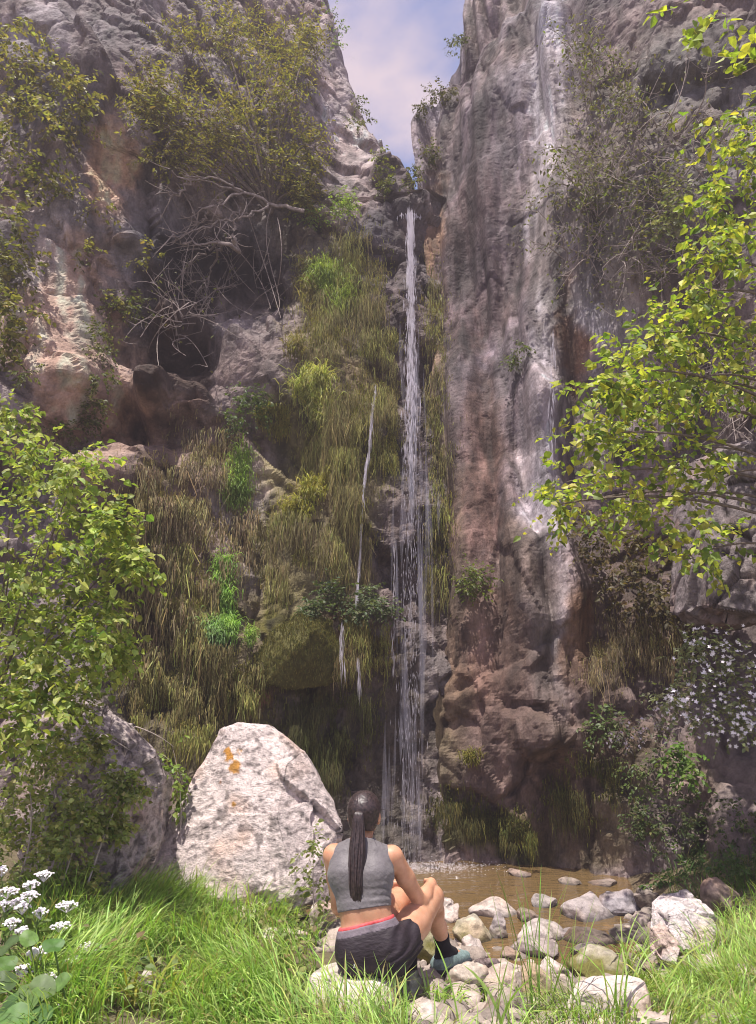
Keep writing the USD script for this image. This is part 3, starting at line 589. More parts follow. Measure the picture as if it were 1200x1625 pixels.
def nets(d, lo, h, smooth=4):
    """Surface nets: the zero level of the grid d as quads split into triangles."""
    w = d < 0; bb = [np.nonzero(w.any(tuple(j for j in range(3) if j != k)))[0] for k in range(3)]
    a0 = [max(b[0] - 2, 0) for b in bb]; d = d[tuple(slice(i, b[-1] + 3) for i, b in zip(a0, bb))]; lo = np.asarray(lo) + h * np.array(a0)
    ins = d < 0; n = np.array(d.shape); acc = np.zeros((*(n - 1), 3), np.float32); cnt = np.zeros(n - 1, np.float32)
    off = [(0, 0, 0), (1, 0, 0), (0, 1, 0), (1, 1, 0), (0, 0, 1), (1, 0, 1), (0, 1, 1), (1, 1, 1)]
    cut = lambda o: d[o[0]:n[0] - 1 + o[0], o[1]:n[1] - 1 + o[1], o[2]:n[2] - 1 + o[2]]
    for a in range(8):
        for ax in range(3):
            if off[a][ax] == 0:
                o2 = list(off[a]); o2[ax] = 1; A, B = cut(off[a]), cut(o2); c = (A < 0) != (B < 0)
                t = np.where(c, A / np.where(A == B, 1, A - B), 0)
                for k in range(3): acc[..., k] += np.where(c, off[a][k] + (t if k == ax else 0), 0)
                cnt += c
    on = cnt > 0; idx = -np.ones(n - 1, int); idx[on] = np.arange(on.sum())
    cell = np.stack(np.nonzero(on), 1); v = lo + h * (cell + acc[on] / cnt[on][:, None]); fs = []
    for ax in range(3):
        u, w = (ax + 1) % 3, (ax + 2) % 3
        A = ins.take(range(0, n[ax] - 1), ax); B = ins.take(range(1, n[ax]), ax); c = np.stack(np.nonzero(A != B), 1)
        c = c[(c[:, u] > 0) & (c[:, w] > 0) & (c[:, u] < n[u] - 1) & (c[:, w] < n[w] - 1)]
        flip = ~A[tuple(c.T)]; q = []
        for du, dw in ((0, 0), (-1, 0), (-1, -1), (0, -1)):
            e = c.copy(); e[:, u] += du; e[:, w] += dw; q.append(idx[tuple(e.T)])
        q = np.stack(q, 1); q[flip] = q[flip][:, ::-1]; fs += [q[:, [0, 1, 2]], q[:, [0, 2, 3]]]
    f = np.concatenate(fs); f = f[(f >= 0).all(1)]
    from scipy.sparse import coo_matrix, diags
    e = np.concatenate([f[:, [0, 1]], f[:, [1, 2]], f[:, [2, 0]]]); A = coo_matrix((np.ones(len(e) * 2), (np.r_[e[:, 0], e[:, 1]], np.r_[e[:, 1], e[:, 0]])), shape=(len(v),) * 2).tocsr()
    A.data[:] = 1; deg = np.asarray(A.sum(1)).ravel(); A = diags(1 / np.maximum(deg, 1)) @ A; v = np.asarray(v, float)
    for k in range(smooth):
        v = v + .5 * np.where(deg[:, None] > 0, A @ v - v, 0); v = v - .515 * np.where(deg[:, None] > 0, A @ v - v, 0)
    return v, f
unit = lambda a: np.asarray(a, float) / np.linalg.norm(a)

pelv = np.array([-.028, 3.86, .585]); waist = np.array([-.062, 3.885, .73]); chest = np.array([-.080, 3.925, .865]); c7 = np.array([-.082, 3.955, 1.0])
head = np.array([-.066, 4.02, 1.112])
SR, SL_ = np.array([.070, 3.955, .935]), np.array([-.212, 3.985, .935])
ER, WR = np.array([.205, 4.09, .70]), np.array([.268, 4.235, .755])
EL, WL = np.array([-.185, 4.06, .690]), np.array([.035, 4.235, .745])
HR, KR, AR = np.array([.075, 3.90, .555]), np.array([.272, 4.215, .695]), np.array([.335, 4.37, .405])
HL, KL, AL = np.array([-.085, 3.93, .56]), np.array([.140, 4.27, .705]), np.array([.150, 4.06, .375])
side = unit(SR - SL_)
lo, hi = np.array([-.31, 3.69, .26]), np.array([.50, 4.57, 1.235]); H = .005
Tf = Field(lo, hi, H)       # trunk
s2 = unit([1, -.10, 0])
Tf.cone(pelv - s2 * .060, pelv + s2 * .062, .088, .088, .03)
Tf.cone(pelv + [-.068, -.015, -.04], pelv + [-.05, .02, .0], .082, .078, .03); Tf.cone(pelv + [.072, -.02, -.04], pelv + [.05, .02, 0], .082, .078, .03)
for q in (-1, 1):
    Tf.cone(pelv + s2 * .058 * q, waist + s2 * .042 * q, .080, .066, .035)
    Tf.cone(waist + s2 * .042 * q, chest + side * .060 * q, .066, .081, .035)
    Tf.cone(chest + side * .060 * q, c7 + side * .05 * q + [0, .0, -.06], .081, .056, .035)
    Tf.cone(chest + side * .05 * q + [0, .07, -.01], chest + side * .06 * q + [0, .075, -.02], .06, .06, .03)
    Tf.cone(c7 + [0, 0, -.045], (SR if q > 0 else SL_) + side * -.012 * q + [0, 0, .0], .047, .043, .035)
nb = c7 + [0, .012, -.01]
TorsoOnly = Tf.d.copy()
Tf.cone(nb, head + [0, .002, -.05], .052, .046, .03)
TwithNeck = Tf.d.copy()
hd = Field(lo, hi, H)
fwd = unit([.16, .96, .02]); upv = unit(np.array([0, -.03, 1]) - fwd * fwd[2]); rt = np.cross(fwd, upv); HRm = np.stack([rt, fwd, upv], 1)
loc = lambda x, y, z: head + HRm @ np.array([x, y, z])
hd.ell(loc(0, -.008, .022), (.070, .090, .080), HRm, 0)
hd.ell(loc(0, .028, -.03), (.056, .062, .080), HRm, .03)
hd.cone(loc(0, .055, -.085), loc(0, .06, -.09), .026, .022, .03)
hd.cone(loc(0, .088, .0), loc(0, .102, -.028), .009, .014, .012)          # nose
for q in (-1, 1):
    hd.ell(loc(.070 * q, -.006, -.012), (.011, .020, .031), HRm, .008)    # ears
    hd.ell(loc(.030 * q, .078, .008), (.015, .010, .009), HRm, .006)      # eyelids
    hd.cone(loc(.012 * q, .094, -.052), loc(.0, .097, -.052), .006, .008, .006)   # lips
h_ = np.clip(.5 + .5 * (Tf.d - hd.d) / .02, 0, 1); Tf.d = Tf.d * (1 - h_) + hd.d * h_ - .02 * h_ * (1 - h_)
Lg = {}
for nm, Hh, K, A, toe in (('r', HR, KR, AR, unit([.62, .70, 0])), ('l', HL, KL, AL, unit([.10, 1, 0]))):
    F = Field(lo, hi, H)
    F.cone(Hh, Hh * .5 + K * .5, .087, .076, .0); F.cone(Hh * .5 + K * .5, K, .076, .052, .02)
    F.cone(K + [0, .005, 0], K * .8 + A * .2, .050, .043, .02)
    cm = K * .68 + A * .32; back = unit(np.cross(np.cross(K - Hh, A - K), A - K)); back = back if back @ (Hh - K) > 0 else -back
    F.cone(cm + back * .018, K * .45 + A * .55 + back * .012, .047, .038, .03); F.cone(K * .45 + A * .55, A, .040, .030, .02)
    heel = A + np.array([0, 0, -.055]) - toe * .035
    F.cone(A, heel, .032, .032, .02); F.cone(heel, A + toe * .13 + [0, 0, -.06], .034, .028, .02); F.cone(A, A + toe * .10 + [0, 0, -.045], .032, .028, .02)
    Lg[nm] = (F.d, A, K, Hh, toe)
legs = np.minimum(Lg['r'][0], Lg['l'][0])
h_ = np.clip(.5 + .5 * (Tf.d - legs) / .035, 0, 1); trunk = Tf.d * (1 - h_) + legs * h_ - .035 * h_ * (1 - h_)
Af = Field(lo, hi, H)
def hand(F, W, dirv, nrm, thumb, curl, k0):
    """Palm, four unequal fingers bent over what they hold, a thumb from the side of the palm. nrm points out of the back of the hand."""
    d, n = unit(dirv), unit(nrm - (nrm @ unit(dirv)) * unit(dirv)); t = np.cross(d, n) * thumb
    for o in (-.024, -.008, .008, .024): F.cone(W + t * o * .6, W + d * .075 + t * o, .0135, .0115, k0)
    for j, (o, L) in enumerate(((.027, .066), (.009, .074), (-.009, .070), (-.027, .056))):
        p = W + d * .078 + t * o; a = 0.25
        for m, fr in enumerate((.45, .32, .25)):
            a += curl[m]; e = p + (d * math.cos(a) - n * math.sin(a) + t * o * .9) * L * fr * 1.12
            F.cone(p, e, .0088 - m * .0007, .0082 - m * .0008, .004); p = e
    p = W + d * .022 + t * .026
    e = p + (d * .62 + t * .70 - n * .25) * .040; F.cone(p, e, .0125, .010, .010)
    e2 = e + (d * .85 + t * .15 - n * .5) * .030; F.cone(e, e2, .0098, .008, .004)
for S, E_, W, q in ((SR, ER, WR, 1), (SL_, EL, WL, -1)):
    Af.cone(S, S * .55 + E_ * .45, .047, .041, .0 if q > 0 else .001); Af.cone(S * .55 + E_ * .45, E_, .041, .034, .02)
    Af.cone(E_, E_ * .65 + W * .35, .034, .036, .02); Af.cone(E_ * .65 + W * .35, W, .036, .024, .02)
kdir = unit(KR - WR + [0.0, .03, .04])
hand(Af, WR, unit([.30, .70, -.42]), unit([.55, -.1, .8]), -1, (.35, .55, .35), .012)
Af.cone(WL, WL + unit([.9, .15, .05]) * .05, .024, .022, .015)
hand(Af, WL + np.array([.045, .008, .004]), unit([.95, .12, -.02]), unit([0, .35, .9]), 1, (.3, .5, .4), .012)
P_ = Tf.pts(); nearS = np.minimum(np.linalg.norm(P_ - SR, axis=-1), np.linalg.norm(P_ - SL_, axis=-1))
kk = np.clip(.032 * (1 - (nearS - .07) / .09), .0015, .032).astype(np.float32)
h_ = np.clip(.5 + .5 * (trunk - Af.d) / kk, 0, 1); body = trunk * (1 - h_) + Af.d * h_ - kk * h_ * (1 - h_)
bm = nets(body, lo, H, 6)
M_skin = usdkit.material(stage, '/World/Looks/skin', {
    'g': ('geometry', {}), 'n': ('noise_texture', {'scale': 22.0, 'detail': 4.0}), 'r': ('rgb_ramp', {'ramp': [(.3, (.44, .215, .125)), (.7, (.56, .30, .185))]}),
    'n2': ('noise_texture', {'scale': 260.0, 'detail': 3.0}), 'b': ('bump', {'strength': .25, 'distance': .002}),
    'p': ('principled_bsdf', {'roughness': .48, 'specular_ior_level': .4, 'subsurface_weight': .25, 'subsurface_radius': (.012, .005, .003), 'subsurface_scale': .6})},
    [('g.position', 'n.vector'), ('n.fac', 'r.fac'), ('r.color', 'p.base_color'), ('g.position', 'n2.vector'), ('n2.fac', 'b.height'), ('b.normal', 'p.normal')], surface='p.BSDF')
M_top = plain('grey_sport_top', (.135, .12, .125), .6, .4, (50, .35, .012), var=.12, scale=40, sheen=.15)
M_short = plain('dark_plum_shorts', (.026, .018, .023), .66, .3, (40, .45, .010), var=.2, scale=35, stretch=(1, 1, 2.2))
M_band = plain('grey_waistband', (.16, .13, .15), .7, .3, (90, .4, .006))
M_coral = plain('coral_trim', (.62, .085, .09), .6, .3)
M_black = plain('black_knit', (.016, .014, .017), .9, .2, (300, .5, .003))
M_shoe = plain('teal_grey_mesh', (.17, .23, .22), .75, .3, (220, .6, .004), var=.35, scale=60)
M_sole = plain('shoe_sole', (.045, .045, .05), .7, .3, (60, .5, .006))
M_white = plain('white_detail', (.75, .76, .78), .5, .4)
M_blue = plain('blue_detail', (.06, .14, .42), .5, .4)
M_hair = usdkit.material(stage, '/World/Looks/dark_hair', {'g': ('geometry', {}), 'n': ('noise_texture', {'scale': 90.0, 'detail': 4.0}), 'r': ('rgb_ramp', {'ramp': [(.3, (.009, .005, .005)), (.7, (.060, .036, .034))]}),
    'p': ('principled_bsdf', {'roughness': .46, 'specular_ior_level': .55})}, [('g.position', 'n.vector'), ('n.fac', 'r.fac'), ('r.color', 'p.base_color')], surface='p.BSDF')
who = thing('person', 'person in grey crop top and dark shorts sitting with hands clasped over one raised knee', 'person', (0, 3.9, .3))
obj('body', bm, M_skin, who, smooth=True)
def shell(d, mask, mat, name, parent, sm=5):
    e = np.maximum(d, mask).astype(np.float32); v, f = nets(e, lo, H, sm); return obj(name, (v, f), mat, parent, smooth=True)
ax = unit(chest - waist)
wob = .004 * np.sin(P_[..., 0] * 60 + P_[..., 1] * 40)
fold = .0022 * np.sin(((P_ - waist) @ ax) * 210 + 7 * P_[..., 0]) * np.clip(1 - ((P_ - waist) @ ax - .02) / .10, 0, 1) * np.clip((P_[..., 0] + .1) / .1, .2, 1)
up_t = (P_ - (waist + ax * -.004)) @ ax                       # hem of the crop top
neckline = (np.linalg.norm((P_ - (nb + [0, .02, .035])) * np.array([1, 1, .8]), axis=-1))
topm = np.maximum(-up_t, .064 - neckline)
for S, q in ((SR, 1), (SL_, -1)):
    a = S + side * q * .052 + [0, 0, -.05]; b = S + side * q * .036 + [0, .0, .06]; ba = b - a; pa = P_ - a; t = np.clip((pa @ ba) / (ba @ ba), 0, 1)
    topm = np.maximum(topm, .060 - np.linalg.norm(pa - t[..., None] * ba, axis=-1))
shell(np.minimum(TorsoOnly, TwithNeck) - .0065 + fold, topm, M_top, 'crop_top', who)
wd = unit(waist - pelv)
ws = (P_ - (pelv * .42 + waist * .58)) @ wd                   # top edge of the waistband
hip = TorsoOnly.copy()
legmask = np.full(hip.shape, 9.0, np.float32)
for nm in 'rl':
    d, A, K, Hh, toe = Lg[nm]; ba = K - Hh; t = ((P_ - Hh) @ ba) / (ba @ ba)
    e = np.maximum(d - .004, t - (.25 if nm == 'r' else .22) - .02 * np.sin(P_[..., 2] * 50)); 
    h_ = np.clip(.5 + .5 * (hip - e) / .03, 0, 1); hip = hip * (1 - h_) + e * h_ - .03 * h_ * (1 - h_)
wr = .0035 * np.sin(P_[..., 0] * 95 - P_[..., 2] * 120 + 3 * np.sin(P_[..., 2] * 40)) * np.clip((P_[..., 0] - .0) / .08, 0, 1)
sh = shell(hip - .010 + wr, np.maximum(ws + .030, -(P_[..., 2] - .435)), M_short, 'shorts', who)
shell(TorsoOnly - .010, np.maximum(ws, -(ws + .033)), M_band, 'waistband', sh, 3)
shell(TorsoOnly - .0075, np.maximum(ws - .011, -(ws + .004)), M_coral, 'waist_trim', sh, 3)
pp = [np.array([-.150, 3.80, .615]), np.array([-.135, 3.775, .585]), np.array([-.110, 3.758, .555]), np.array([-.105, 3.756, .525])]
obj('white_piping', tube(spline(pp, 14), .0022, 5), M_white, sh)
for nm in 'rl':
    d, A, K, Hh, toe = Lg[nm]; ua = unit(K - A); t = (P_ - A) @ ua
    shell(d - .005, np.maximum(t - .095, -(t + .05)), M_black, 'sock', who, 3)
    F = Field(lo, hi, H); heel = A - toe * .045
    sole = Field(lo, hi, H)
    z0 = A[2] - .085; sd = np.cross(toe, [0, 0, 1])
    for o in (-.02, .02):
        F.cone(np.array([*(heel + sd * o * .7)[:2], z0 + .030]), np.array([*(A + toe * .155 + sd * o)[:2], z0 + .026]), .033, .027, .02)
        sole.cone(np.array([*(heel + sd * o * .8)[:2], z0 + .010]), np.array([*(A + toe * .158 + sd * o * 1.15)[:2], z0 + .010]), .034, .030, .01)
    F.cone(A + [0, 0, -.055] - toe * .028, A + [0, 0, -.02] - toe * .02, .036, .040, .02); F.cone(A + toe * .02 + [0, 0, -.03], A + toe * .10 + [0, 0, -.055], .036, .028, .025)
    sm_ = np.maximum((P_ - (A + [0, 0, -.012])) @ unit([-.2 * toe[0], -.2 * toe[1], 1]), z0 + .012 - P_[..., 2])
    s_ = shell(F.d, sm_, M_shoe, 'shoe', who, 3)
    v, f = nets(np.maximum(np.maximum(sole.d, P_[..., 2] - z0 - .018), z0 - .012 - P_[..., 2]).astype(np.float32), lo, H, 2); obj('sole', (v, f), M_sole, s_, smooth=40)
    for j in range(4):
        c = A + toe * (.035 + .024 * j) + np.array([0, 0, -.004 - .010 * j]); obj('lace', tube([c - sd * .024 - [0, 0, .010], c + [0, 0, .004], c + sd * .024 - [0, 0, .010]], .0032, 5), M_white, s_)
    if nm == 'l':
        c = heel + np.array([-.045, -.005, -.035]); obj('blue_heel_patch', vf(trimesh.creation.icosphere(subdivisions=2, radius=1).apply_transform(np.diag([.014, .022, .018, 1])).apply_translation(c)), M_blue, s_, smooth=True)
        obj('white_heel_patch', vf(trimesh.creation.icosphere(subdivisions=2, radius=1).apply_transform(np.diag([.012, .016, .016, 1])).apply_translation(c + np.array([-.022, .004, .0]))), M_white, s_, smooth=True)
# hair: a cap with combed strands drawn to a ponytail
tie = loc(-.004, -.102, .016)
cap = Field(lo, hi, H); cap.ell(loc(0, -.012, .030), (.079, .096, .083), HRm, 0); cap.ell(loc(0, -.040, -.030), (.066, .060, .060), HRm, .03)
lp = (P_ - head) @ HRm; rel = P_ - tie; ang = np.arctan2(rel @ HRm[:, 0], rel @ HRm[:, 2])
groove = (.0011 * np.sin(ang * 44) + .0008 * np.sin(ang * 83 + .6 * np.sin(ang * 11))) * np.clip(np.linalg.norm(rel, axis=-1) / .06, 0, 1)
face = np.maximum(lp[..., 1] - (.062 + .1 * (lp[..., 2] - .05)), -(lp[..., 2] + .075 + .25 * lp[..., 1]))
hair = shell(cap.d + groove, np.where(face > lp[..., 1] * 0 - 9, face, face), M_hair, 'hair', who, 1)
RH = np.random.default_rng(4); tails = []
for k in range(170):
    a, r0 = RH.random() * 6.283, math.sqrt(RH.random()); o = np.array([math.cos(a), math.sin(a)]) * r0
    L = RH.uniform(.31, .43); w = RH.normal(0, .006)
    pts = [tie + rt * o[0] * .010 + upv * o[1] * .010, tie - fwd * (.028 + .006 * o[1]) + rt * o[0] * .020 + upv * .004,
           tie - fwd * (.038 + .016 * o[1]) + rt * o[0] * .029 - upv * .06, tie - fwd * (.066 + .018 * o[1]) + rt * (o[0] * .032 + w) - upv * .15,
           tie - fwd * (.100 + .014 * o[1]) + rt * (o[0] * .022 + 1.6 * w) - upv * (.15 + (L - .15) * .6), tie - fwd * .112 + rt * (.006 + o[0] * .014 + 2.4 * w) - upv * L]
    tails.append(tube(spline(pts, 16), np.array([.004] * 3 + [.0048] * 8 + [.0042, .0036, .003, .002, .0008]), 5))
for k in range(46):      # flyaway hairs
    a0 = RH.uniform(-2.6, 2.6); st = loc(.080 * math.sin(a0), -.02 + .03 * RH.normal(), .03 + .084 * math.cos(a0)); e = st + HRm @ np.array([RH.normal(0, .02), -.03, RH.normal(0, .016)]) + (st - head) * RH.uniform(.02, .16)
    tails.append(tube(spline([st - (st - head) * .06, (st + e) / 2 + RH.normal(0, .004, 3), e], 6), [.0011, .0011, .001, .0009, .0007, .0004], 3))
pt = obj('ponytail', join(tails), M_hair, hair, smooth=True)
obj('hair_tie', vf(trimesh.creation.torus(.015, .006).apply_transform(np.vstack([np.hstack([np.stack([rt, upv, -fwd], 1), (tie - fwd * .006)[:, None]]), [0, 0, 0, 1]]))), M_black, hair, smooth=True)
# eyes and brows (she looks away, they are there all the same)
for q in (-1, 1):
    obj('eye', vf(trimesh.creation.icosphere(subdivisions=2, radius=.0095).apply_translation(loc(.030 * q, .080, .006))), M_white, who, smooth=True)
    obj('eyebrow', tube([loc(.014 * q, .094, .026), loc(.030 * q, .092, .031), loc(.046 * q, .080, .026)], .0028, 5), M_hair, who, smooth=True)

# ---------------------------------------------------------------- plants
M_drybark = plain('dry_bark', (.27, .22, .195), .9, .2, (60, .6, .01), var=.35)
V = np.random.default_rng(2024)
def rowunit(a): return a / (np.linalg.norm(a, axis=-1, keepdims=True) + 1e-9)
def leaf_geo(P, D, L, W, rg, flat=.5):
    """Leaves as folded six-point blades: P bases, D directions."""
    n = len(P); D = rowunit(D); N = rowunit(rg.normal(0, 1, (n, 3)) * (1 - flat) + np.array([0, -.25, 1.0]) * flat * 1.6)
    S = rowunit(np.cross(D, N)); N = np.cross(S, D); L, W = L[:, None], W[:, None]
    v = np.zeros((n, 7, 3)); v[:, 0] = P
    v[:, 1] = P + D * L * .32 + S * W * .5 + N * W * .18; v[:, 2] = P + D * L * .68 + S * W * .36 + N * W * .10
    v[:, 3] = P + D * L - N * L * .10
    v[:, 4] = P + D * L * .68 - S * W * .36 + N * W * .10; v[:, 5] = P + D * L * .32 - S * W * .5 + N * W * .18; v[:, 6] = P + D * L * .5 - N * W * .02
    f0 = np.array([[0, 6, 1], [1, 6, 2], [2, 6, 3], [3, 6, 4], [4, 6, 5], [5, 6, 0]])
    return v.reshape(-1, 3), (f0[None] + (np.arange(n) * 7)[:, None, None]).reshape(-1, 3)
def palette(n, pal, rg, var=.18):
    c = np.array(pal)[rg.integers(0, len(pal), n)]; return np.clip(c * (1 + rg.normal(0, var, (n, 1))) * (1 + rg.normal(0, .06, (n, 3))), .004, .9)
def cloud(cents, rads, counts, size, rg, droop=.35, aspect=.62, squash=.8):
    """Leaves on short sprays around clump centres; every spray is a row of leaves along one twig."""
    P, D, tw = [], [], []
    for c, r, k in zip(cents, rads, counts):
        ns = max(1, k // 7)
        for j in range(ns):
            o = rg.normal(0, .55, 3) * r * np.array([1, .8, squash]); st = c + o; d = rowunit(o / r + rg.normal(0, .6, 3) + np.array([0, -.1, -droop * .4]))
            m = min(7, k); ln = size * rg.uniform(2.2, 3.6); t = np.linspace(.1, 1, m)[:, None]
            pts = st + d * ln * t + np.array([0, 0, -1]) * (t ** 2) * ln * droop * .5; tw.append(pts)
            sd = rowunit(np.cross(d, [0, 0, 1]) + 1e-3); sg = np.where(np.arange(m) % 2, 1, -1)[:, None]
            P.append(pts); D.append(rowunit(d * .6 + sd * sg * .9 + rg.normal(0, .3, (m, 3)) + np.array([0, 0, -droop])))
    P, D = np.concatenate(P), np.concatenate(D); n = len(P); L = size * rg.uniform(.42, 1.32, n)
    return P, D, L, L * aspect * rg.uniform(.85, 1.15, n), tw
def twigs_mesh(tw, r, step=3): return join([tube(t[[0, len(t) // 2, -1]], [r, r * .8, r * .4], 3, False) for t in tw[::step]])
def plant(name, label, cat, cents, rads, counts, size, pal, seed, stems=(), stem_r=.012, stem_mat=None, droop=.35, aspect=.62, mat=None, group=None, single=0, base=None, flat=.5, squash=.8, twigs=True):
    rg = np.random.default_rng(seed); cents = np.array(cents, float)
    P, D, L, W, tw = cloud(cents, rads, counts, size, rg, droop, aspect, squash); col = palette(len(P), pal, rg)
    t = thing(name, label, cat, base if base is not None else cents[np.argmin(cents[:, 2])], group)
    order = np.argsort(np.linalg.norm(P - EYE, axis=1)); mat = mat or M_leaf
    if single:
        px, py = proj(P); inside = (px > 5) & (px < 1195) & (py > 5) & (py < 1620); o1 = order[inside[order]][:single * 3][::3]
        for i in o1:
            v, f = leaf_geo(P[i:i + 1], D[i:i + 1], L[i:i + 1], W[i:i + 1], rg, flat); obj('leaf', (v, f), mat, t, col=col[i])
        keep = np.ones(len(P), bool); keep[o1] = False; P, D, L, W, col = P[keep], D[keep], L[keep], W[keep], col[keep]
    obj('foliage', leaf_geo(P, D, L, W, rg, flat), mat, t, col=np.repeat(col, 7, 0), kind='stuff')
    for s in stems: obj('stem', tube(spline(s, 14), np.linspace(stem_r, stem_r * .3, 14), 6), stem_mat or M_bark, t, smooth=True)
    if twigs: obj('twigs', twigs_mesh(tw, max(.0015, size * .03)), stem_mat or M_bark, t, smooth=True, kind='stuff')
    return t
def C(l, Y=None, out=.2):
    """(px, py, r[, Y]) rows -> centres and radii in metres."""
    c, r = [], []
    for row in l:
        p = at(row[0], row[1], row[3] if len(row) > 3 else Y) if (Y or len(row) > 3) else wall(row[0], row[1], out)
        c.append(p); r.append(row[2] / 1250 * p[1])
    return np.array(c), np.array(r)
LIME = [(.38, .42, .06), (.31, .38, .06), (.46, .46, .07), (.24, .31, .05)]
MIDG = [(.13, .19, .03), (.17, .22, .035), (.10, .15, .03), (.22, .26, .03)]
# right tree
bright_ = [(1185,235,45),(1165,300,45),(1140,370,45),(1190,370,55),(1105,420,40),(1160,450,60),(1080,480,50),(1120,520,50),(1040,530,42),(1000,560,35),(960,590,35),(1060,580,45),(1010,620,45),(930,615,30),(945,660,35),(990,670,45),(915,690,22),(1060,640,40),(1190,500,50),(1130,330,30),(1195,200,40)]
mid = [(1150,580,50),(1190,560,50),(1150,610,40),(1110,600,40),(950,730,45),(900,765,28),(1010,740,40),(1060,720,40),(1085,790,36),(1035,800,40),(1120,720,30),(1145,760,25),(985,800,40),(930,795,32),(1140,860,26),(1110,880,20),(1190,640,30),(890,800,22),(1060,840,36)]
bright = [(b[0] + (25 if b[0] < 1020 else 0), b[1], b[2] * .92) for b in bright_]
cb, rb = C([(*b, 5.3 + .5 * math.sin(i * 2.3)) for i, b in enumerate(bright)]); cm_, rm_ = C([(*b, 5.6 + .5 * math.sin(i * 1.7)) for i, b in enumerate(mid)])
trunk = np.array([3.35, 5.6, .45]); TK = [trunk, trunk + [-.05, 0, 1.2], trunk + [.05, .05, 2.6], trunk + [-.1, 0, 4.2], trunk + [.1, 0, 6.2]]
stems = []
for i, c in enumerate(np.concatenate([cb, cm_])):
    if i % 2 == 0:
        h = np.clip(c[2] - .3, .9, 6); s0 = trunk + [0, 0, h - .4]; stems.append([s0, (s0 + c) / 2 + [0, 0, .18], c])
t = plant('leafy_tree', 'bright lime green leafy tree leaning in from the right edge', 'tree', np.concatenate([cb, cm_]), np.r_[rb, rm_], [150] * len(cb) + [100] * len(cm_), .064, LIME[:3] + MIDG[:2] + LIME, 1, stems, .016, droop=.5, aspect=.72, single=280, base=trunk)
obj('trunk', tube(spline(TK, 24), np.linspace(.11, .05, 24), 10), M_bark, t, smooth=True)
# sprig that hangs in at the top right
cs_, rs_ = C([(1075,12,16,3.6),(1115,8,20,3.6),(1135,22,12,3.6),(1122,82,12,3.7),(1155,125,12,3.7),(1190,112,14,3.6),(1130,195,12,3.8),(1100,176,6,3.8),(1145,208,10,3.8),(1165,20,10,3.6),(1192,105,10,3.6)])
plant('overhanging_branch', 'thin branch with a few large lime leaves hanging in at the top right', 'branch', cs_, rs_, [14, 21, 14, 14, 14, 14, 14, 7, 14, 7, 7], .062, LIME, 2,
      [[at(1260, -60, 3.6), at(1160, -20, 3.6), at(1075, 5, 3.6)], [at(1270, 60, 3.6), at(1200, 90, 3.6), at(1120, 85, 3.7)], [at(1280, 170, 3.7), at(1210, 170, 3.8), at(1110, 190, 3.8)], [at(1270, 60, 3.6), at(1190, 110, 3.65), at(1150, 125, 3.7)]], .004, M_palebark, single=60, flat=.3, aspect=.8)
# left hazel
hz = [(25,715,45),(80,735,42),(120,750,30),(35,800,60),(110,800,45),(165,825,22),(60,870,60),(135,880,42),(195,880,18),(212,886,12),(40,950,60),(120,950,50),(165,1000,32),(50,1040,60),(130,1050,42),(178,1030,18),(60,1110,60),(20,660,25),(15,900,50),(180,830,12),(20,1010,50),(80,1000,50),(30,1150,40),(80,1075,40),(160,955,22),(20,1100,50)]
ch, rh_ = C([(*b, 4.35 + .35 * math.sin(i * 1.9)) for i, b in enumerate(hz)])
root = np.array([-2.2, 4.5, .68])
plant('leafy_shrub', 'tall light green leafy shrub filling the left edge above the boulder', 'shrub', ch, rh_, [270] * len(hz), .044, [(.27, .33, .07), (.34, .39, .10), (.19, .25, .055), (.41, .44, .12)], 3,
      [[root, root + [.05, 0, .8], c] for c in ch[::2]], .012, droop=.45, aspect=.75, single=280, base=root)
# brambles on the left boulder
br = [(130,1120,18),(60,1190,46),(105,1195,28),(185,1240,12),(60,1260,46),(125,1275,22),(205,1250,9),(50,1330,46),(105,1330,28),(160,1300,10),(85,1390,36),(30,1400,40),(135,1395,14),(190,1310,7),(20,1280,46),(120,1420,20),(150,1180,8)]
cbm, rbm = C([(*b, 4.62 + .16 * math.sin(i * 2.1)) for i, b in enumerate(br)])
plant('bramble', 'small leaved bramble creeping over the vine covered boulder', 'bramble', cbm, rbm, [430] * len(br), .031, [(.28, .33, .09), (.35, .38, .12), (.19, .23, .06), (.40, .40, .16)], 4,
      [[at(120,1140,4.7), at(165,1165,4.6), at(205,1190,4.65)], [at(95,1420,4.6), at(130,1310,4.55), at(165,1240,4.6)], [at(30,1400,4.5), at(50,1280,4.5), at(20,1180,4.5)], [at(140,1400,4.6), at(180,1290,4.6), at(200,1260,4.7)]], .006, M_palebark, droop=.3, aspect=.8)
sap, rsp = C([(268,1195,10),(280,1215,14),(290,1240,12),(272,1230,12),(285,1270,8),(262,1210,8)], 5.5)
plant('sapling', 'thin young sapling in the gap between the two boulders', 'plant', sap, rsp, [28] * 6, .045, [(.2, .27, .05), (.15, .21, .04)], 5, [[at(285, 1330, 5.5), at(286, 1260, 5.5), at(275, 1190, 5.5)], [at(205,1150,5.4), at(245,1165,5.4), at(275,1185,5.5)]], .005, M_palebark)
